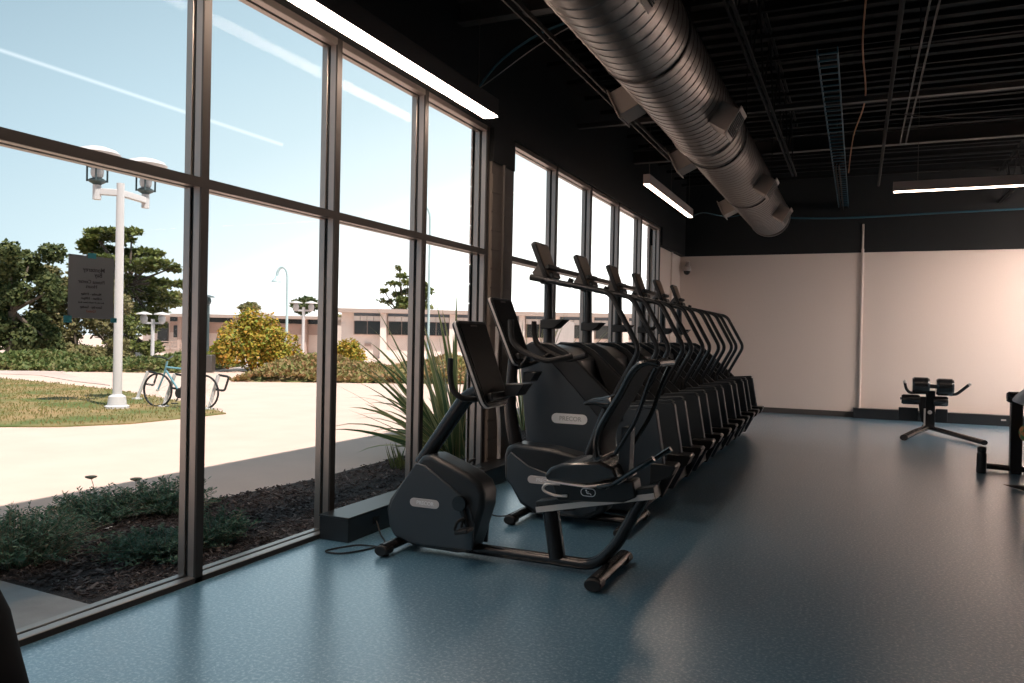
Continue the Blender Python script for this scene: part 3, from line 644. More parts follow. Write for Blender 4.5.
# bottle
t = thing('water_bottle', (1.36, 10.67, 0), 'dark steel water bottle standing on the floor at the right', 'bottle')
MB().lathe((1.36, 10.67, 0), [(.045, 0), (.052, .01), (.052, .22), (.045, .245), (.04, .25)], 20).build('bottle_body', 'bottle', t)
MB().lathe((1.36, 10.67, .25), [(.045, 0), (.047, .01), (.047, .045), (.035, .06), (.02, .065)], 18).build('cap', 'black', t)
# bench at the right edge
t = thing('weight_bench', (1.85, 10.9, 0), 'black steel machine frame cut off by the right edge', 'gym machine')
MB().box(1.66, 1.78, 10.75, 10.87, 0, .90).build('upright', 'frame_metal', t, bevel=.008)
MB().tube([(1.42, 10.95, .05), (2.3, 10.75, .05)], .035, 10).build('base_bar', 'frame_metal', t)
b = MB(); b.lathe((1.62, 10.81, .90), [(.05, 0), (.065, .02), (.065, .42), (.05, .44)], 16, (1, 0, 0)); b.build('roller_pad', 'cushion', t)
MB().box(1.86, 2.6, 10.6, 11.0, .40, .48).build('seat', 'cushion', t, bevel=.02)
MB().box(1.95, 2.5, 10.9, 11.0, .9, 1.28).build('back_pad', 'cushion', t, bevel=.03)
b = MB(); b.prism([(1.645, .865), (1.69, .93), (1.78, 1.02), (2.1, 1.05), (2.1, .85), (1.72, .835)], 10.46, 10.73)
tag(b.build('towel', 'white_cloth', bevel=.03, seg=3), 'white cloth draped over the pad of the machine at the right edge', 'towel')
b = MB(); b.prism([(1.72, .43), (1.70, .54), (1.76, .62), (1.95, .66), (2.0, .5), (1.82, .40)], 10.40, 10.59)
tag(b.build('folded_cloth', 'print_cloth', bevel=.04, seg=3), 'orange and green printed cloth below the white towel at the right edge', 'cloth')
b = MB(); b.prism([(1.42, .05), (1.50, .03), (1.62, 0), (2.1, 0), (2.1, .045), (1.6, .05)], 9.55, 9.62)
tag(b.build('machine_foot', 'rubber', bevel=.01), 'thin black pointed foot lying on the floor at the right edge', 'machine foot')

# ------------------------------------------------------------------ black bag at the bottom left corner
t = thing('gym_bag', (-3.05, 1.75, 0), 'black upright bag cut off by the bottom left corner, in front of the window sill', 'bag')
b = MB()
zs = [0, .05, .12, .25, .40, .52, .60]
rad = [(.27, .22), (.32, .24), (.335, .25), (.29, .23), (.25, .19), (.19, .14), (.05, .05)]
n = 24; vs = []
for z, (rx, ry) in zip(zs, rad):
    for k in range(n):
        th = 2*math.pi*k/n; w = 1+.03*math.sin(3*th+z*9)
        vs.append((-3.12+rx*w*math.cos(th)*1.0, 1.83+ry*w*math.sin(th), z))
b.add(vs, [(i*n+k, i*n+(k+1) % n, (i+1)*n+(k+1) % n, (i+1)*n+k) for i in range(len(zs)-1) for k in range(n)] + [tuple(range(n))[::-1], tuple(6*n+k for k in range(n))])
b.build('bag_body', 'bag_cloth', t)
MB().tube(smooth_path([(-3.22, 1.78, .56), (-3.2, 1.78, .68), (-3.12, 1.8, .71), (-3.03, 1.8, .68), (-3.0, 1.82, .56)]), .014, 8).build('carry_handle', 'rubber', t)

# ------------------------------------------------------------------ notice taped on the glass (reads from outside)
PX = WX-.075+.0055
ya, yb, za, zb = 3.145, 3.452, 1.79, 2.165
def py_(px_, py_p):
    r = FW + CR*((px_-512)/F_PX) + CU*((341.5-py_p)/F_PX); k = PX/r.x; return r.y*k, EYE+r.z*k
ya, _ = py_(68, 286); yb, _ = py_(113.5, 286); _, za = py_(90, 318.5); _, zb = py_(90, 256)
t = thing('paper_notice', (PX, (ya+yb)/2, (za+zb)/2), 'grey paper notice taped to the near window, its printing seen reversed', 'notice')
MB().box(PX, PX+.001, ya, yb, za, zb).build('sheet', 'paper', t, smooth=False)
ym = (ya+yb)/2; H = zb-za; Wd = yb-ya
def notice_text(txt, frac, size, m='ink', dx=0):
    b = MB(); text_mesh(b, txt, size*H, (PX+.0014, ym+dx*Wd, zb-frac*H), (0, 1, 0), (0, 0, 1), (1, 0, 0), .0002, mirror=True); b.build('lettering', m, t)
notice_text('Monterey', .22, .10, dx=.05); notice_text('Bay', .30, .10, dx=.15)
notice_text('Fitness Center', .415, .08); notice_text('Hours', .49, .08)
notice_text('Monday - Friday', .61, .055); notice_text('6:00am - 9:00pm', .68, .055); notice_text('(last entry 30 minutes before close)', .745, .032)
notice_text('Saturday - Sunday', .82, .055); notice_text('Closed', .885, .06, 'ink_red')
for yy, zz, w, h in ((ym+.0, zb+.002, .024, .014), (ya+.0, za-.006, .022, .018), (yb+.004, za-.006, .018, .012)):
    MB().box(PX-.0005, PX+.0022, yy-w, yy+w, zz-h, zz+h).build('tape', 'teal_tape', t, smooth=False)

# ------------------------------------------------------------------ outdoors: ground
def poly(name, pts, z0, z1, m, kind='structure'):
    b = MB(); b.prism([(p.x, p.y) for p in pts], z0, z1, axis='z'); return tag(b.build(name, m, smooth=False), kind=kind)
struct('ground', MB().box(-160, -5.0, -60, 170, -.5, -.02), 'concrete')
struct('ground_east', MB().box(XR+.2, 80, -60, 80, -.5, -.02), 'concrete')
mulch = [(-5.75, 2.0), tuple(G(0, 545, -.02))[:2], tuple(G(70, 530, -.02))[:2], tuple(G(216, 500, -.02))[:2], tuple(G(317, 479, -.02))[:2], tuple(G(420, 452, -.02))[:2], (-5.1, 19), (WOUT, 19), (WOUT, 2.97), (-4.63, 3.02)]
print('MULCH', mulch)
poly('ground_bed', [V((x, y, 0)) for x, y in mulch], -.5, -.012, 'soil')
poly('ground_slab', [V((-5.0, -60, 0)), V((-5.0, 1.0, 0)), V((-4.63, 3.02, 0)), V((WOUT, 2.97, 0)), V((WOUT, -60, 0))], -.5, -.008, 'slab')
struct('ground_verge', MB().box(-5.16, WOUT, 19, 170, -.5, -.021), 'concrete')
lawn = [G(-60, 374), G(0, 378), G(55, 383), G(110, 389), G(160, 397), G(200, 405), G(226, 413), G(190, 417), G(130, 423), G(60, 426), G(0, 426), G(-120, 424)]
poly('ground_lawn', lawn, -.3, .0, 'lawn')
poly('ground_road', [G(-300, 369), G(20, 371), G(60, 369), G(120, 366), G(210, 367), G(300, 372), G(440, 378), G(440, 369), G(200, 358), G(0, 358), G(-300, 358)], -.3, -.005, 'road')
poly('ground_path', [G(-200, 372), G(0, 373.5), G(40, 375), G(75, 381), G(110, 385), G(60, 372), G(90, 369), G(60, 368.5), G(20, 370), G(-200, 368)], -.3, -.002, 'path')
# tufts in the lawn
b = MB()
import itertools
def inpoly(x, y, pts):
    c = False; j = len(pts)-1
    for i in range(len(pts)):
        if (pts[i].y > y) != (pts[j].y > y) and x < (pts[j].x-pts[i].x)*(y-pts[i].y)/(pts[j].y-pts[i].y)+pts[i].x: c = not c
        j = i
    return c
k = 0
while k < 5000:
    x = random.uniform(-25, -9.5); y = random.uniform(4, 18)
    if not inpoly(x, y, lawn): continue
    a = random.uniform(0, 6.28); b.leaf((x, y, 0), (math.cos(a)*.5, math.sin(a)*.5, 1), (math.sin(a), -math.cos(a), 0), random.uniform(.03, .07), .012); k += 1
tag(b.build('grass_blades', 'lawn_blades', smooth=False), 'short patchy grass on the lawn around the white lamp post', 'grass', kind='stuff')
b = MB()
for i in range(11000):
    y = random.uniform(3.05, 12) if random.random() < .7 else random.uniform(3.05, 6); x = random.uniform(-5.7, WOUT-.02)
    if not inpoly(x, y, [V((p_[0], p_[1], 0)) for p_ in mulch]): continue
    a = random.uniform(0, 6.28); tl = random.uniform(-.5, .5); l = random.uniform(.006, .024)
    b.obox((x, y, -.008+random.uniform(0, .015)), (math.cos(a), math.sin(a), tl), (-math.sin(a), math.cos(a), random.uniform(-.4, .4)), (0, 0, 1), l, l*random.uniform(.2, .5), .003)
tag(b.build('bark_mulch', 'chip', smooth=False), 'dark bark mulch covering the planting bed outside the window', 'mulch', kind='stuff')
def litter(px, py, s, m, label):
    p = G(px, py, -.02); b = MB(); b.obox(p+V((0, 0, s*.5)), (1, .2, .5), (0, 1, .1), (-.4, 0, 1), s*.6, s, .003)
    tag(b.build('litter_scrap', m), label, 'litter')
litter(106, 531, .035, 'white_cloth', 'white scrap of litter under the middle shrub')
litter(77, 557, .03, 'fixture', 'pale scrap on the mulch before the left shrub')

# ------------------------------------------------------------------ planting bed shrubs
def sage(cx, cy, r, h, n, label, m='sage'):
    t = thing('bed_shrub', (cx, cy, -.05), label, 'shrub', 'grey-green shrubs in the planting bed')
    b = MB(); s = MB()
    for i in range(n):
        a = random.uniform(0, 6.28); rr = r*math.sqrt(random.random())*.5
        p = V((cx+rr*math.cos(a), cy+rr*math.sin(a), -.05))
        kk = random.random(); d = V((math.cos(a)*kk*r*.9, math.sin(a)*kk*r*.9, h*random.uniform(.6, 1.05)*(1-.6*kk*kk)))
        q = p+d; mid = p+d*.5+V((0, 0, h*.15)); pts = [p, mid, q]
        s.tube(pts, .0022, 3, cap=False)
        for k in range(26):
            f = .05+.95*k/25; pp = p.lerp(mid, f*2) if f < .5 else mid.lerp(q, f*2-1)
            aa = random.uniform(0, 6.28); l = random.uniform(.02, .05)
            dd = V((math.cos(aa), math.sin(aa), random.uniform(.1, .9)))
            b.leaf(pp, dd, V((random.uniform(-1, 1), random.uniform(-1, 1), 1)), l, l*.16)
    b.build('foliage', m, t, smooth=False); s.build('stems', 'dead', t, smooth=False)
    return t
def bed(px, py, *a): g = G(px, py, -.05); return sage(g.x, g.y, *a)
bed(14, 566, .46, .36, 330, 'feathery shrub at the left edge of the planting bed')
bed(98, 524, .36, .27, 220, 'feathery shrub in the middle of the bed left of the mullion')
bed(168, 515, .36, .30, 230, 'feathery shrub at the back of the bed beside the mullion')
bed(158, 560, .34, .20, 200, 'low spreading shrub at the front of the bed beside the mullion')
bed(214, 548, .24, .28, 130, 'feathery shrub seen just right of the near mullion')
def flowers(px, py, px2, py2, label):
    g = G(px, py, -.05); d = (g-V((0, 0, EYE))).dot(FH); top = P(px2, py2, d)
    t = thing('dry_flower', tuple(g), label, 'flower')
    MB().tube(smooth_path([g, g.lerp(top, .5)+V((.02, 0, 0)), top]), .003, 5).build('stalk', 'dead', t)
    MB().lathe(top, [(.005, -.02), (.045, -.004), (.05, .006), (.02, .012)], 12).build('flower_head', 'dead', t)
flowers(95, 505, 91, 477, 'dry flat flower head standing left above the bed shrubs'); flowers(132, 505, 136, 479, 'dry flat flower head standing right above the bed shrubs')

# flax plant
fc = G(455, 462, -.05)
t = thing('flax_plant', tuple(fc), 'big striped flax plant with long sword leaves just outside the near window', 'plant')
b = MB()
def sword(base, az, el, L, w, droop, mb):
    tw = random.uniform(-1.2, 1.2)
    n = 9; pts = []; d = V((math.cos(az)*math.cos(el), math.sin(az)*math.cos(el), math.sin(el))); p = V(base)
    side = (V((-math.sin(az), math.cos(az), 0))*math.cos(tw) + d.cross(V((-math.sin(az), math.cos(az), 0)))*math.sin(tw)).normalized()
    ws = [w*(.55+.45*math.sin(math.pi*min(1, (k/n)*1.3+.1))) * (1-(k/n)**4) for k in range(n+1)]
    for k in range(n+1):
        pts.append(p.copy()); p = p + d*(L/n); d = (d + V((0, 0, -droop*(k/n)))).normalized()
    vs = []
    for k, q in enumerate(pts):
        for j, (o, z) in enumerate(((-1, .25), (-.72, .15), (0, 0), (.72, .15), (1, .25))): vs.append(q + side*(o*ws[k]) + V((0, 0, z*ws[k])))
    o = len(mb.v); mb.v += [tuple(v) for v in vs]
    for k in range(n):
        for j in range(4):
            mb.f.append((o+k*5+j, o+k*5+j+1, o+(k+1)*5+j+1, o+(k+1)*5+j)); mb.m.append(1 if j in (0, 3) else 0)
for i in range(90):
    az = random.uniform(0, 2*math.pi); el = random.uniform(.35, 1.35); L = random.uniform(1.3, 2.4)*(.55+.45*el/1.35)
    bx = fc + V((math.cos(az)*random.uniform(0, .14), math.sin(az)*random.uniform(0, .14), 0))
    if fc.x + math.cos(az)*(math.cos(el)*L+.35) > WOUT-.15: az = math.pi - az
    sword(bx, az, el, L, random.uniform(.032, .054), random.uniform(.04, .34), b)
b.build('leaves', ['flax', 'flax_edge'], t, angle=60)
t = thing('flax_plant', (-4.7, 11.6, -.05), 'smaller flax plant outside the far window behind the first console', 'plant')
b = MB()
for i in range(30):
    az = random.uniform(0, 6.28); sword((-4.9, 11.6, -.05), az, random.uniform(.9, 1.45), random.uniform(1.5, 2.3), random.uniform(.02, .035), random.uniform(.02, .12), b)
b.build('leaves', ['flax', 'flax_edge'], t, angle=60)
b = MB()
for i in range(60):
    a = random.uniform(0, 6.28); p = G(404, 472, -.05) + V((random.uniform(-.12, .12), random.uniform(-.12, .12), 0))
    b.leaf(p, (math.cos(a)*.35, math.sin(a)*.35, 1), (math.sin(a), -math.cos(a), .2), random.uniform(.15, .38), .008)
tag(b.build('grass_tuft', 'hedge', smooth=False), 'small green grass tuft in the mulch below the flax plant', 'plant')

# exterior masonry piers just outside the frames
def pier(x0, x1, y0, y1, label):
    b = MB()
    for i in range(20): b.box(x0+(.0), x1, y0, y1, .205*i, .205*i+.195)
    b.box(x0+.012, x1, y0+.012, y1, 0, 4.1)
    tag(b.build('wall_pier', 'block', smooth=False), kind='structure')
pier(-3.77, WOUT-.055, 7.36, 8.0, ''); pier(-3.80, WOUT-.055, 15.0, 17.3, '')
# flat roof over the gym, its edge shades the bed
struct('ceiling_roof', MB().box(-3.80, XR+.4, YB-.4, YE+.5, 5.4, 5.62), 'bldg_tan')

# ------------------------------------------------------------------ white lamp post with two lanterns
pb = G(117, 408)
dpt = (pb-V((0, 0, EYE))).dot(FW)
t = thing('lamp_post', tuple(pb), 'tall white lamp post with two lanterns on the lawn beside the notice', 'street lamp')
top = P(118.5, 190, dpt)
MB().lathe(pb, [(.22, -.02), (.22, .04), (.17, .06), (.15, .22), (.09, .26)], 20).build('base', 'white_paint', t)
MB().tube([pb, V((pb.x, pb.y, top.z+.12))], [.085, .07], 14).build('pole', 'white_paint', t)
pl = V((pb.x, pb.y, 0))
hz = top.z-.06
for px, py in ((97, 191.5), (145.5, 200.5)):
    e = G(px, py, hz); ax_ = e-V((pb.x, pb.y, hz)); L_ = ax_.length; side = ax_.normalized()
    MB().obox((V((pb.x, pb.y, hz))+e)/2, side, side.cross(V((0, 0, 1))), (0, 0, 1), L_/2, .05, .06).build('arm', 'white_paint', t, bevel=.01)
    l = MB().tube([e-V((0, 0, .15)), e+V((0, 0, .12))], .075, 12).build('lantern', 'white_paint', t)
    MB().lathe(e, [(.05, .12), (.15, .18), (.155, .21), (.11, .24)], 16).build('lantern_cup', 'lantern_dark', l)
    MB().ell(e+V((0, 0, .36)), .115, .115, .15).build('globe', 'white_paint', l)
    MB().lathe(e, [(.12, .44), (.17, .45), (.17, .51), (.12, .53)], 16).build('lantern_ring', 'lantern_dark', l)
    for k in range(4):
        a = math.pi/4+k*math.pi/2; v = e+V((.17*math.cos(a), .17*math.sin(a), 0))
        MB().tube([v+V((0, 0, .18)), v+V((0, 0, .64))], .018, 6).build('cage_bar', 'lantern_dark', l)
    MB().lathe(e, [(.10, .62), (.37, .66), (.40, .70), (.33, .77), (.18, .82), (.04, .84)], 28).build('lantern_hat', 'white_paint', l)

# ------------------------------------------------------------------ bicycle and racks
def bicycle():
    A = G(157.5, 406.5); B = G(196, 408.5); d = (B-A); d.z = 0; wb = d.length; u = d.normalized(); nrm = V((-u.y, u.x, 0)); r = .32
    t = thing('bicycle', tuple((A+B)/2), 'teal bicycle leaning at the rack beyond the near mullion', 'bicycle')
    def p(s, z, o=0): return A + u*s + V((0, 0, z)) + nrm*o
    wb = 1.05
    for s in (0, wb):
        w = MB(); ring = [p(s+r*math.cos(a), r+r*math.sin(a)) for a in [2*math.pi*k/28 for k in range(29)]]
        w.tube(ring, .02, 8, cap=False, up=tuple(nrm)); w = w.build('wheel', 'rubber', t)
        sp_m = MB()
        for k in range(14): a = math.pi*2*k/14; sp_m.tube([p(s, r), p(s+(r-.02)*math.cos(a), r+(r-.02)*math.sin(a))], .0025, 4)
        sp_m.lathe(p(s, r)-nrm*.03, [(.02, 0), (.02, .06)], 10, tuple(nrm)); sp_m.build('spokes', 'alloy', w)
    b = MB(); head = p(.19, .80); bb = p(.52, .28); st = p(.70, .74); rr_ = p(wb, r)
    for a_, c_ in ((head-V((0, 0, .10)), bb), (head-V((0, 0, .03)), st), (bb, st), (bb, rr_), (st, rr_)): b.tube([a_, c_], .020, 8)
    b.build('bike_frame', 'bike_teal', t)
    MB().tube([p(0, r), p(.14, .62), p(.21, .88)], .018, 8).build('fork', 'bike_teal', t)
    MB().tube([p(.12, .98, -.26), p(.2, .96, -.1), p(.22, .92, 0), p(.2, .96, .1), p(.12, .98, .26)], .013, 8).build('handlebar', 'black', t)
    MB().tube([st, p(.73, .88)], .013, 8).build('seat_post', 'alloy', t)
    MB().tube([p(.60, .90), p(.73, .91), p(.86, .90)], [.025, .075], 10, flat=.35).build('saddle', 'black', t)
    MB().lathe(bb-nrm*.03, [(.10, 0), (.10, .01)], 18, tuple(nrm)).build('chainring', 'black', t)
    MB().tube([bb, p(.47, .12, -.06)], .012, 6).build('crank_arm', 'black', t); MB().box(*[c for ax_ in range(3) for c in (p(.47, .12, -.1)[ax_]-.04, p(.47, .12, -.1)[ax_]+.04 if ax_ < 2 else p(.47, .12, -.1)[ax_]-.02)]).build('pedal', 'black', t)
bicycle()
def rack(px, py, px2, py2, label):
    a = G(px, py); d = (a-V((0, 0, EYE))).dot(FW); c = P(px2, py2, d); side = (c-a); side.z = 0
    if side.length < .05: side = V((.3, .1, 0))
    u = side.normalized()
    t = thing('bike_rack', tuple(a), label, 'bike rack', 'white bicycle racks at the lawn edge')
    MB().tube([a, c], .035, 10).build('post', 'white_paint', t)
    MB().tube(round_path([c, c+u*.20+V((0, 0, -.03)), c+u*.12+V((0, 0, -.30)), c.lerp(a, .42)], .05), .022, 8).build('wheel_loop', 'black', t)
    MB().lathe(a, [(.10, -.01), (.10, .02), (.04, .03)], 12).build('foot_plate', 'white_paint', t)
rack(137, 399, 148, 371.5, 'white bicycle rack standing left of the bicycle')
rack(163.5, 406.5, 175, 374, 'white bicycle rack in front of the bicycle')
rack(209, 409, 218.5, 375, 'white bicycle rack right of the near mullion')

# ------------------------------------------------------------------ trees and shrubs
def cloud(mb, c, rx, ry, rz, n, size, shell=.55, flat=False):
    c = V(c)
    for i in range(n):
        while True:
            v = V((random.uniform(-1, 1), random.uniform(-1, 1), random.uniform(-1, 1)))
            if shell**2 < v.length_squared < 1: break
        p = c + V((v.x*rx, v.y*ry, v.z*rz)); d = V((random.uniform(-1, 1), random.uniform(-1, 1), random.uniform(-.6, .8)))
        nr = (v*1.5+V((random.uniform(-1, 1), random.uniform(-1, 1), random.uniform(-.2, 1)))) if not flat else V((random.uniform(-.4, .4), random.uniform(-.4, .4), 1))
        l = size*random.uniform(.6, 1.4); mb.leaf(p, d, nr, l, l*.38)
def tree(name, px0, px1, ptop, pbase, d, m, label, blobs=26, per=300, leaf=.22, cat='tree', group=None, style='round', zb=None):
    c = P((px0+px1)/2, pbase, d); w = (px1-px0)/F_PX*d/2; zt = P((px0+px1)/2, ptop, d).z
    z0 = max(c.z, 0) if zb is None else zb; h = zt-z0
    t = thing(name, (c.x, c.y, 0), label, cat, group); f = MB(); s = MB()
    s.tube([(c.x, c.y, -.1), (c.x+.1, c.y, z0+h*.45), (c.x, c.y, z0+h*.85)], [max(.06, w*.08), .04], 8)
    for i in range(blobs):
        if style == 'round':
            while True:
                v = V((random.uniform(-1, 1), random.uniform(-1, 1), random.uniform(-1, 1)))
                if v.length < 1: break
            k = .30; bc = V((c.x, c.y, z0+h*.5)) + V((v.x*w*(1-k), v.y*w*.7, v.z*h*.5*(1-k)))
            cloud(f, bc, w*k*random.uniform(.8, 1.3), w*k, h*.5*k*random.uniform(.8, 1.3)+.05, per, leaf)
        else:                              # tiered cypress
            fz = (i+.5)/blobs; zz = z0+h*(.12+.86*fz); rad = w*(math.sin(math.pi*min(1, .35+.62*fz))**.8)*random.uniform(.5, 1.0) if style == 'tier' else w*(1.05-fz)
            a = random.uniform(0, 6.28); bc = V((c.x+math.cos(a)*rad*.6, c.y+math.sin(a)*rad*.6, zz))
            cloud(f, bc, rad*.5+w*.08, rad*.5+w*.08, h*.055, per, leaf, .2, True)
            s.tube([(c.x, c.y, zz-h*.08), bc], [.06, .02], 5)
    f.build('foliage', m, t, smooth=False); s.build('trunk', 'trunk', t)
    return t
def blob_tree(name, d, m, label, blobs, leaf, dens, trunk, flat=False):
    bs_ = [(P(px, py, d + random.uniform(-1, 1)*rx/F_PX*d*.8), rx/F_PX*d, ry/F_PX*d) for px, py, rx, ry in blobs]
    base = P(trunk[0], trunk[1], d); base.z = 0
    t = thing(name, tuple(base), label, 'tree'); f = MB(); s = MB()
    hub = V((base.x, base.y, bs_[0][0].z*.5+.6)); s.tube([base-V((0, 0, .1)), hub], [.28, .18], 8)
    for c, a, h in bs_:
        sub = max(3, int(a*3.0))
        for k in range(sub):
            v = V((random.uniform(-1, 1), random.uniform(-1, 1), random.uniform(-1, 1)))*.62
            cc = c + V((v.x*a, v.y*a, v.z*h*.8))
            if flat: cloud(f, cc, a*.55, a*.55, h*.26, int(dens*a*a/sub)+30, leaf, .1, True)
            else: cloud(f, cc, a*.5, a*.5, h*.5, int(dens*a*a/sub)+30, leaf, .5)
        s.tube([hub, c], [.10, .03], 5)
    f.build('foliage', m, t, smooth=False); s.build('trunk', 'trunk', t)
blob_tree('oak_tree', 34, 'oak', 'dense dark green oak tree at the left edge beyond the lawn',
    [(-10, 290, 40, 38), (30, 262, 26, 20), (10, 262, 24, 20), (52, 290, 16, 22), (-5, 330, 36, 28), (30, 328, 26, 28), (48, 340, 14, 20), (12, 300, 30, 30), (28, 290, 22, 22)], .17, 1700, (12, 360))
blob_tree('cypress_tree', 43, 'cypress', 'wide dark cypress tree with tiered branches rising behind the notice',
    [(96, 234, 20, 7), (86, 246, 16, 8), (120, 300, 36, 24), (140, 285, 30, 16), (112, 300, 34, 22), (118, 236, 24, 10), (96, 250, 22, 9), (138, 250, 24, 12), (108, 262, 34, 13), (150, 266, 28, 11), (166, 282, 17, 10), (154, 298, 26, 12), (142, 316, 26, 13), (156, 328, 16, 10), (118, 280, 30, 16), (78, 266, 8, 8), (98, 240, 14, 5), (132, 232, 12, 5), (172, 268, 10, 4), (150, 252, 14, 5), (130, 340, 24, 12)], .24, 800, (128, 352), True)
blob_tree('bushy_tree', 37, 'brownish', 'brownish green bushy tree in front of the wide cypress',
    [(46, 276, 20, 12), (74, 272, 20, 10), (100, 282, 22, 14), (112, 306, 20, 18), (60, 320, 30, 34), (62, 288, 24, 16), (86, 296, 22, 18), (98, 326, 26, 28), (76, 350, 34, 16), (42, 352, 16, 14), (112, 350, 20, 14), (48, 306, 16, 18)], .16, 1500, (72, 364))
blob_tree('bushy_tree', 41, 'cypress', 'low green bushy tree right of the lamp post',
    [(128, 330, 18, 18), (140, 344, 16, 13), (116, 345, 18, 14), (152, 350, 10, 8)], .17, 1300, (130, 358))
tree('brown_tree', 140, 192, 292, 330, 62, 'brownish', 'small brown tree above the roof left of the mullion', 12, 160, .3, zb=3)
tree('brown_tree', 236, 264, 301, 318, 66, 'brownish', 'small round brown tree above the roof behind the yellow bush', 10, 160, .25, zb=3)
tree('dark_tree', 284, 322, 296, 320, 66, 'oak', 'small dark green tree above the roof right of the curved street lamp', 14, 180, .28, zb=3)
tree('brown_tree', 322, 345, 306, 350, 66, 'brownish', 'brown tree in the gap between the two low buildings', 10, 160, .28, zb=1)
blob_tree('cypress_tree', 64, 'cypress', 'windswept tall cypress above the right building roof',
    [(400, 300, 16, 6), (399, 268, 3, 5), (401, 277, 7, 4), (394, 284, 8, 3), (408, 282, 9, 4), (412, 290, 10, 6), (384, 291, 6, 2.5), (395, 293, 8, 4), (386, 302, 7, 3), (402, 306, 14, 5)], .26, 330, (402, 330), True)
tree('cypress_tree', 405, 440, 283, 312, 74, 'cypress', 'low flat cypress crown above the right building roof beside the flax', 10, 110, .34, style='tier', zb=3.5)
def bush(name, px0, px1, ptop, pbase, m, label, n, leaf, cat='shrub', depth=None, ry=None):
    g = G((px0+px1)/2, pbase); d = (g-V((0, 0, EYE))).dot(FW) if depth is None else depth
    c = P((px0+px1)/2, pbase, d); w = (px1-px0)/F_PX*d/2; zt = P((px0+px1)/2, ptop, d).z; z0 = max(0, c.z)
    t = thing(name, (c.x, c.y, 0), label, cat); f = MB(); back = FH*(ry or w)
    c = V((c.x, c.y, 0)) + back
    k = 9
    for i in range(k*3):
        a = random.uniform(-1, 1); e = random.uniform(-.5, .5)
        hh = (zt)*math.sqrt(max(.05, 1-abs(a)**3*.75))
        bc = c + V((R0.x, R0.y, 0))*(a*w*.85) + FH*(e*(ry or w)); 
        cloud(f, bc+V((0, 0, hh*random.uniform(.25, .72))), w*.28, w*.28, hh*.30, n//(k*3), leaf)
    f.build('foliage', m, t, smooth=False)
    s = MB()
    for i in range(6): a = i*1.05; s.tube([(c.x+.1*math.cos(a), c.y+.1*math.sin(a), -.05), (c.x+w*.4*math.cos(a), c.y+w*.4*math.sin(a), zt*.5)], .03, 5)
    s.build('stems', 'trunk', t)
bush('yellow_bush', 196, 284, 303, 373, 'yellow', 'big round yellow and green bush in front of the long building', 11000, .12)
bush('yellow_bush', 328, 362, 337, 366, 'yellow', 'small yellow-green bush right of the second mullion', 2600, .11)
def mound(px0, px1, pf, pbk, h, m, label, n, leaf, name='groundcover', hill=True):
    a, c = G(px0, pf), G(px1, pf + (px1-px0)*.012); e = G(px0, pbk); f = MB(); L = (c-a).length; u = (c-a).normalized(); dd = FH*((e-a).length*.8)
    for i in range(n):
        s, v = random.random(), random.random()
        hh = h*math.sin(math.pi*min(1, .12+.75*v))*(.75+.35*math.sin(s*9)+.1*math.sin(s*31))*min(1, s*8, (1-s)*8+.2)
        p = a+u*(L*s)+dd*v+V((0, 0, max(0, hh)-random.random()*.12))
        f.leaf(p, V((random.uniform(-1, 1), random.uniform(-1, 1), random.uniform(.1, 1))), V((random.uniform(-1, 1), random.uniform(-1, 1), 1.2)), leaf*random.uniform(.6, 1.4), leaf*.35)
    # soil body under the leaves
    t = thing(name, tuple((a+c)/2), label, 'groundcover')
    f.build('foliage', m, t, smooth=False)
    b = MB(); nx, ny = 40, 8; vs = []
    for j in range(ny+1):
        for i in range(nx+1):
            s, v = i/nx, j/ny; hh = h*math.sin(math.pi*min(1, .12+.75*v))*(.75+.35*math.sin(s*9)+.1*math.sin(s*31))*min(1, s*8, (1-s)*8+.2)
            vs.append(a+u*(L*s)+dd*v+V((0, 0, max(-.03, hh-.06 if 0 < j else -.05))))
    b.add(vs, [(j*(nx+1)+i, j*(nx+1)+i+1, (j+1)*(nx+1)+i+1, (j+1)*(nx+1)+i) for j in range(ny) for i in range(nx)])
    b.build('soil', 'groundcover_base', t)
mound(226, 470, 381, 366, .62, 'heath', 'low mound of green and rust coloured groundcover in front of the buildings', 26000, .15)
mound(-80, 186, 369.5, 361, .50, 'hedge', 'low green hedge strip beyond the lawn at the left', 14000, .16, 'low_hedge')

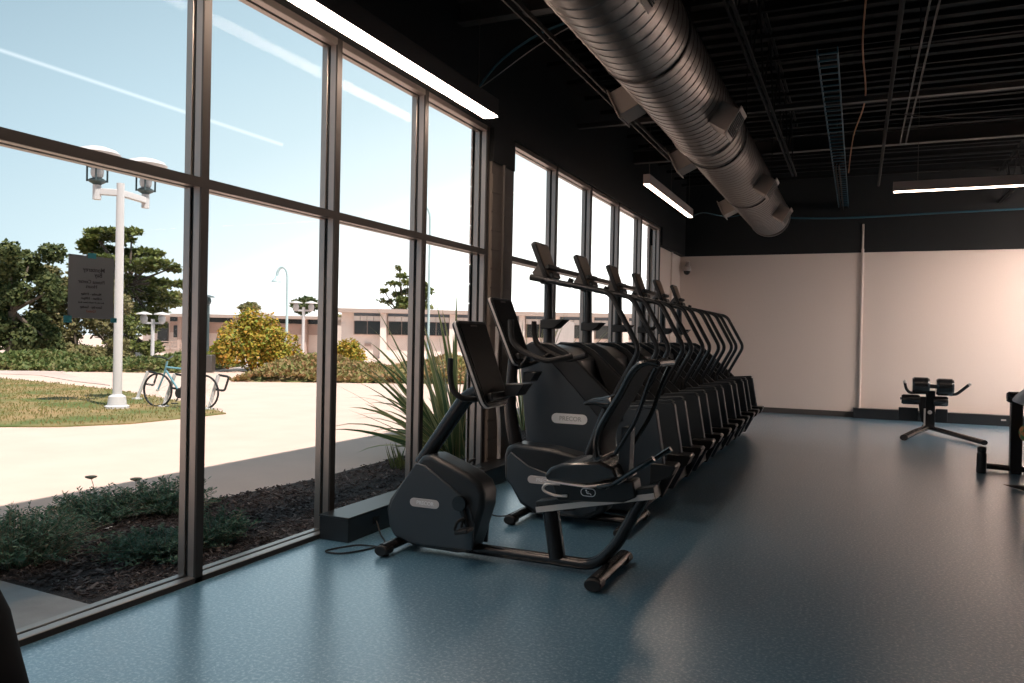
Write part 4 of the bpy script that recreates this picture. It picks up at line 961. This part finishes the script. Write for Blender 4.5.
# ------------------------------------------------------------------ far street lamps
def street(px, pb_, pt, d, label, kind):
    base = P(px, pb_, d); z0 = max(0, base.z) if pb_ < 360 else 0; base.z = 0; top = P(px, pt, d); side = V((R0.x, R0.y, 0))
    t = thing('street_lamp', tuple(base), label, 'street lamp'); m = 'pole_blue' if kind in ('hook', 'tall') else 'white_paint'
    if kind == 'hook':
        pole = [base, V((base.x, base.y, top.z-.9))]; tip = V((base.x, base.y, top.z-.45))
        arc = [V((base.x, base.y, top.z-.9)) + side*(-.30+.30*math.cos(a)) + V((0, 0, .55*math.sin(a))) for a in [math.pi*k/10 for k in range(11)]]
        MB().tube(pole+arc[1:], .075, 10).build('pole', m, t)
        MB().lathe(arc[-1]-V((0, 0, .30)), [(.30, 0), (.28, .08), (.13, .22), (.10, .32), (.06, .36)], 16).build('lamp_shade', m, t)
    elif kind == 'tall':
        arc = [V((base.x, base.y, top.z-.6)) + side*(-.25+.25*math.cos(a)) + V((0, 0, .5*math.sin(a))) for a in [math.pi*k/8 for k in range(9)]]
        MB().tube([base, V((base.x, base.y, top.z-.6))]+arc[1:], .05, 8).build('pole', m, t)
        MB().ell(arc[-1]-V((0, 0, .2)), .12, .12, .18).build('lamp_head', m, t)
    else:
        m2 = 'lantern_dark' if kind == 'dark' else 'white_paint'
        MB().tube([base, V((base.x, base.y, top.z-.3))], .09, 8).build('pole', m2, t)
        for s in ((-1, 1) if kind == 'twin' else (0,)):
            q = V((base.x, base.y, top.z-.5)) + side*(.45*s)
            if s: MB().obox(q-side*(.22*s), side, FH, (0, 0, 1), .25, .05, .05).build('arm', m2, t)
            l = MB().ell(q+V((0, 0, .2)), .18, .18, .25).build('lantern', m2, t)
            MB().lathe(q+V((0, 0, .42)), [(.38, 0), (.36, .05), (.05, .14)], 14).build('lantern_hat', 'white_paint' if kind == 'twin' else 'lantern_dark', l)
street(286.5, 340, 261, 44, 'pale blue street lamp with curved hook arm behind the yellow bush', 'hook')
street(428, 345, 204, 30, 'very tall thin pale pole outside the last pane of the near window', 'tall')
street(303, 340, 302, 46, 'small white twin lantern right of the curved street lamp', 'twin')
street(152.5, 346, 313, 39, 'small white twin lantern post near the terrace steps', 'twin')
street(207.5, 350, 296, 48, 'small dark lantern just right of the near mullion', 'dark')

# ------------------------------------------------------------------ buildings
def yh(px): return 336.4 + .0197*(px-512)
def bz(px, py, d): return EYE + (yh(px)-py)/F_PX*d
def bs(px, d): return (px-512)/F_PX*d
def bbox(mb, px0, px1, z0, z1, d, d0, d1):     # a block facing the gym, d metres off, from d+d0 to d+d1
    s0, s1 = bs(px0, d), bs(px1, d); c = R0*((s0+s1)/2) + FH*(d+(d0+d1)/2) + V((0, 0, (z0+z1)/2))
    return mb.obox(c, R0, FH, (0, 0, 1), (s1-s0)/2, (d1-d0)/2, (z1-z0)/2)
D = 48
zr = bz(346, 308.5, D)
t = thing('campus_building', tuple(R0*bs(460, D)+FH*(D+4)), 'long cream building with dark windows and slate fascia right of the second mullion', 'building')
Z = lambda py: bz(350, py, D)
bbox(MB(), 340, 700, -.1, zr-.25, D, .3, 9).build('wall', 'bldg', t)
bbox(MB(), 338, 702, zr-.25, zr, D, -.6, 9.5).build('roof', 'bldg_roof', t)
x = 353
while x < 690:
    if True:
        bbox(MB(), x, x+27, Z(315.5), Z(311.2), D, .12, .3).build('fascia_panel', 'bldg_blue', t)
        w = bbox(MB(), x, x+27, Z(334.5), Z(320.5), D, .1, .3).build('window', 'bldg_tan', t)
        g = MB()
        for k in range(2): bbox(g, x+1+k*13.2, x+13.4+k*13.2, Z(333.8), Z(321), D, .06, .12)
        g.build('pane', 'dark_glass', w)
        g = MB()
        for k in range(4): bbox(g, x+k*6.8, x+k*6.8+6.3, Z(320.3), Z(315.6), D, .08, .3)
        g.build('clerestory_panel', 'bldg_white', t)
        bbox(MB(), x+27.6, x+33.4, -.1, zr-.25, D, -.25, .3).build('pier', 'bldg', t)
    x += 34.5
bbox(MB(), 364, 370, Z(346), Z(343), D, .2, .3).build('wall_vent', 'bldg_tan', t)
D2 = 52
zr2 = bz(260, 315.5, D2); Z2 = lambda py: bz(260, py, D2)
t = thing('campus_building', tuple(R0*bs(240, D2)+FH*(D2+4)), 'long low tan building with flat roof behind the yellow bush', 'building')
bbox(MB(), 140, 336, -.1, zr2-.2, D2, .4, 9).build('wall', 'bldg', t)
bbox(MB(), 138, 338, zr2-.2, zr2, D2, -.8, 9.5).build('roof', 'bldg_roof', t)
for a, c in ((168, 178), (183, 192), (206, 232), (240, 262), (268, 302), (307, 334)):
    bbox(MB(), a, c, Z2(323), Z2(318.3), D2, .25, .4).build('clerestory_window', 'dark_glass', t)
    bbox(MB(), a, c, Z2(334), Z2(323.2), D2, .28, .4).build('tan_panel', 'bldg_tan', t)
for a in (180, 203.5, 235, 265, 304.5): bbox(MB(), a-1.5, a+2.5, -.1, zr2-.2, D2, -.2, .4).build('pier', 'bldg_tan', t)
bbox(MB(), 156, 166, Z2(345), Z2(325), D2, .2, .4).build('doorway', 'dark_glass', t)
bbox(MB(), 172, 177, Z2(339), Z2(327), D2, .2, .4).build('doorway', 'dark_glass', t)
for a, c, h in ((236, 246, .35), (250, 256, .3)): bbox(MB(), a, c, zr2, zr2+h, D2, 2, 4).build('roof_unit', 'bldg_white', t)
# terrace rails
t = thing('terrace_railing', tuple(R0*bs(172, 47)+FH*47), 'pale terrace wall with railings below the tan building', 'railing')
zt = lambda py: bz(170, py, 47)
bbox(MB(), 128, 200, -.1, zt(349), 47, .1, .5).build('low_wall', 'bldg', t)
for pyy in (341.5, 345, 348): bbox(MB(), 160, 200, zt(pyy+.6), zt(pyy-.3), 47, 0, .08).build('rail', 'bldg_tan', t)
for pxx in (160, 170, 180, 190, 200): bbox(MB(), pxx-.3, pxx+.4, zt(351), zt(341), 47, 0, .08).build('rail_post', 'bldg_tan', t)
# concrete stub wall seen through the far window
t_ = MB(); bbox(t_, 553, 574, -.1, bz(560, 322, 22), 22, 0, .5)
tag(t_.build('garden_wall', 'block'), 'short concrete wall seen through the far window behind the first console post', 'wall')
# bench-like utility box next to the rack
b = MB(); bbox(b, 204, 212, .0, .62, 28, 0, .4); tag(b.build('litter_bin', 'steel_mid', bevel=.03), 'dark squat bin at the foot of the yellow bush', 'bin')

# ------------------------------------------------------------------ sky, sun, portals
w = bpy.data.worlds.new('world'); sc.world = w; w.use_nodes = True; nt = w.node_tree; N = nt.nodes.new; L = nt.links.new
bg = nt.nodes['Background']; tc = N('ShaderNodeTexCoord'); nrm = N('ShaderNodeVectorMath'); nrm.operation = 'NORMALIZE'; L(tc.outputs['Generated'], nrm.inputs[0])
def dotv(v):
    d = N('ShaderNodeVectorMath'); d.operation = 'DOT_PRODUCT'; L(nrm.outputs[0], d.inputs[0]); d.inputs[1].default_value = v; return d.outputs['Value']
def math_(op, a, b=0, c=None):
    m = N('ShaderNodeMath'); m.operation = op
    for i, q_ in enumerate((a, b) if c is None else (a, b, c)):
        if isinstance(q_, (int, float)): m.inputs[i].default_value = q_
        else: L(q_, m.inputs[i])
    return m.outputs[0]
# bright towards the horizon and towards +y
h = dotv((0, 0, 1)); yy = dotv((.25, .97, 0))
tval = math_('SUBTRACT', math_('MULTIPLY', h, 1.6), math_('MULTIPLY', yy, .95))
mr = N('ShaderNodeMapRange'); mr.inputs['From Min'].default_value = -1.0; mr.inputs['From Max'].default_value = .55; L(tval, mr.inputs['Value'])
rp = N('ShaderNodeValToRGB'); e = rp.color_ramp.elements
e[0].position = 0; e[0].color = (2.2, 2.15, 2.1, 1); e[1].position = 1; e[1].color = (.15, .215, .265, 1)
for pos, c in ((.20, (1.2, 1.18, 1.15)), (.34, (.66, .69, .69)), (.41, (.47, .525, .55)), (.535, (.35, .43, .47)), (.655, (.28, .365, .42)), (.79, (.215, .29, .345))): k_ = e.new(pos); k_.color = (*c, 1)
L(mr.outputs[0], rp.inputs['Fac'])
# a thin vapour trail
def dirp(px, py): return (FW + CR*((px-512)/F_PX) + CU*((341.5-py)/F_PX)).normalized()
a_, b_ = dirp(0, 50), dirp(283, 145); pn = a_.cross(b_).normalized(); mid = (a_+b_).normalized(); along = (b_-a_).normalized(); half = (b_-a_).length/2
dist = math_('ABSOLUTE', dotv(tuple(pn))); band = math_('SUBTRACT', 1, math_('DIVIDE', dist, .0030)); band = math_('MAXIMUM', band, 0)
lim = math_('LESS_THAN', math_('ABSOLUTE', dotv(tuple(along))), half + .02); front = math_('GREATER_THAN', dotv(tuple(mid)), .5)
# the trail ends at its right tip, runs on to the left
tip = math_('LESS_THAN', dotv(tuple(along)), along.dot(b_)); trail = math_('MULTIPLY', math_('MULTIPLY', band, tip), math_('MULTIPLY', front, .22))
mx = N('ShaderNodeMix'); mx.data_type = 'RGBA'; L(trail, mx.inputs['Factor']); L(rp.outputs['Color'], mx.inputs['A']); mx.inputs['B'].default_value = (.95, .95, .96, 1)
L(mx.outputs['Result'], bg.inputs['Color']); bg.inputs['Strength'].default_value = 1.2
sd = bpy.data.lights.new('sun', 'SUN'); sd.energy = 4.0; sd.angle = math.radians(.6); sd.color = (1.0, .90, .83)
so = bpy.data.objects.new('sun', sd); COL.objects.link(so)
sdir = V((-.92, .39, -1.85)).normalized(); so.rotation_euler = sdir.to_track_quat('-Z', 'Y').to_euler()
for nm, y0, y1 in (('window_portal_near', -4.2, 7.37), ('window_portal_far', 7.95, 15.1), ('added_window_portal_east', 12.4, 17.1)):
    ad = bpy.data.lights.new(nm, 'AREA'); ad.shape = 'RECTANGLE'; ad.size = y1-y0; ad.size_y = HEAD; ad.cycles.is_portal = True
    ao = bpy.data.objects.new(nm, ad); COL.objects.link(ao); ao.location = (WOUT-.04, (y0+y1)/2, HEAD/2)
    ao.rotation_euler = V((1, 0, 0)).to_track_quat('-Z', 'Z').to_euler()
    if nm.endswith('east'):  # portal of the added opening in the right wall
        ao.location = (XR+.25, (y0+y1)/2, 2.2); ad.size_y = 3.4; ao.rotation_euler = V((-1, 0, 0)).to_track_quat('-Z', 'Z').to_euler()
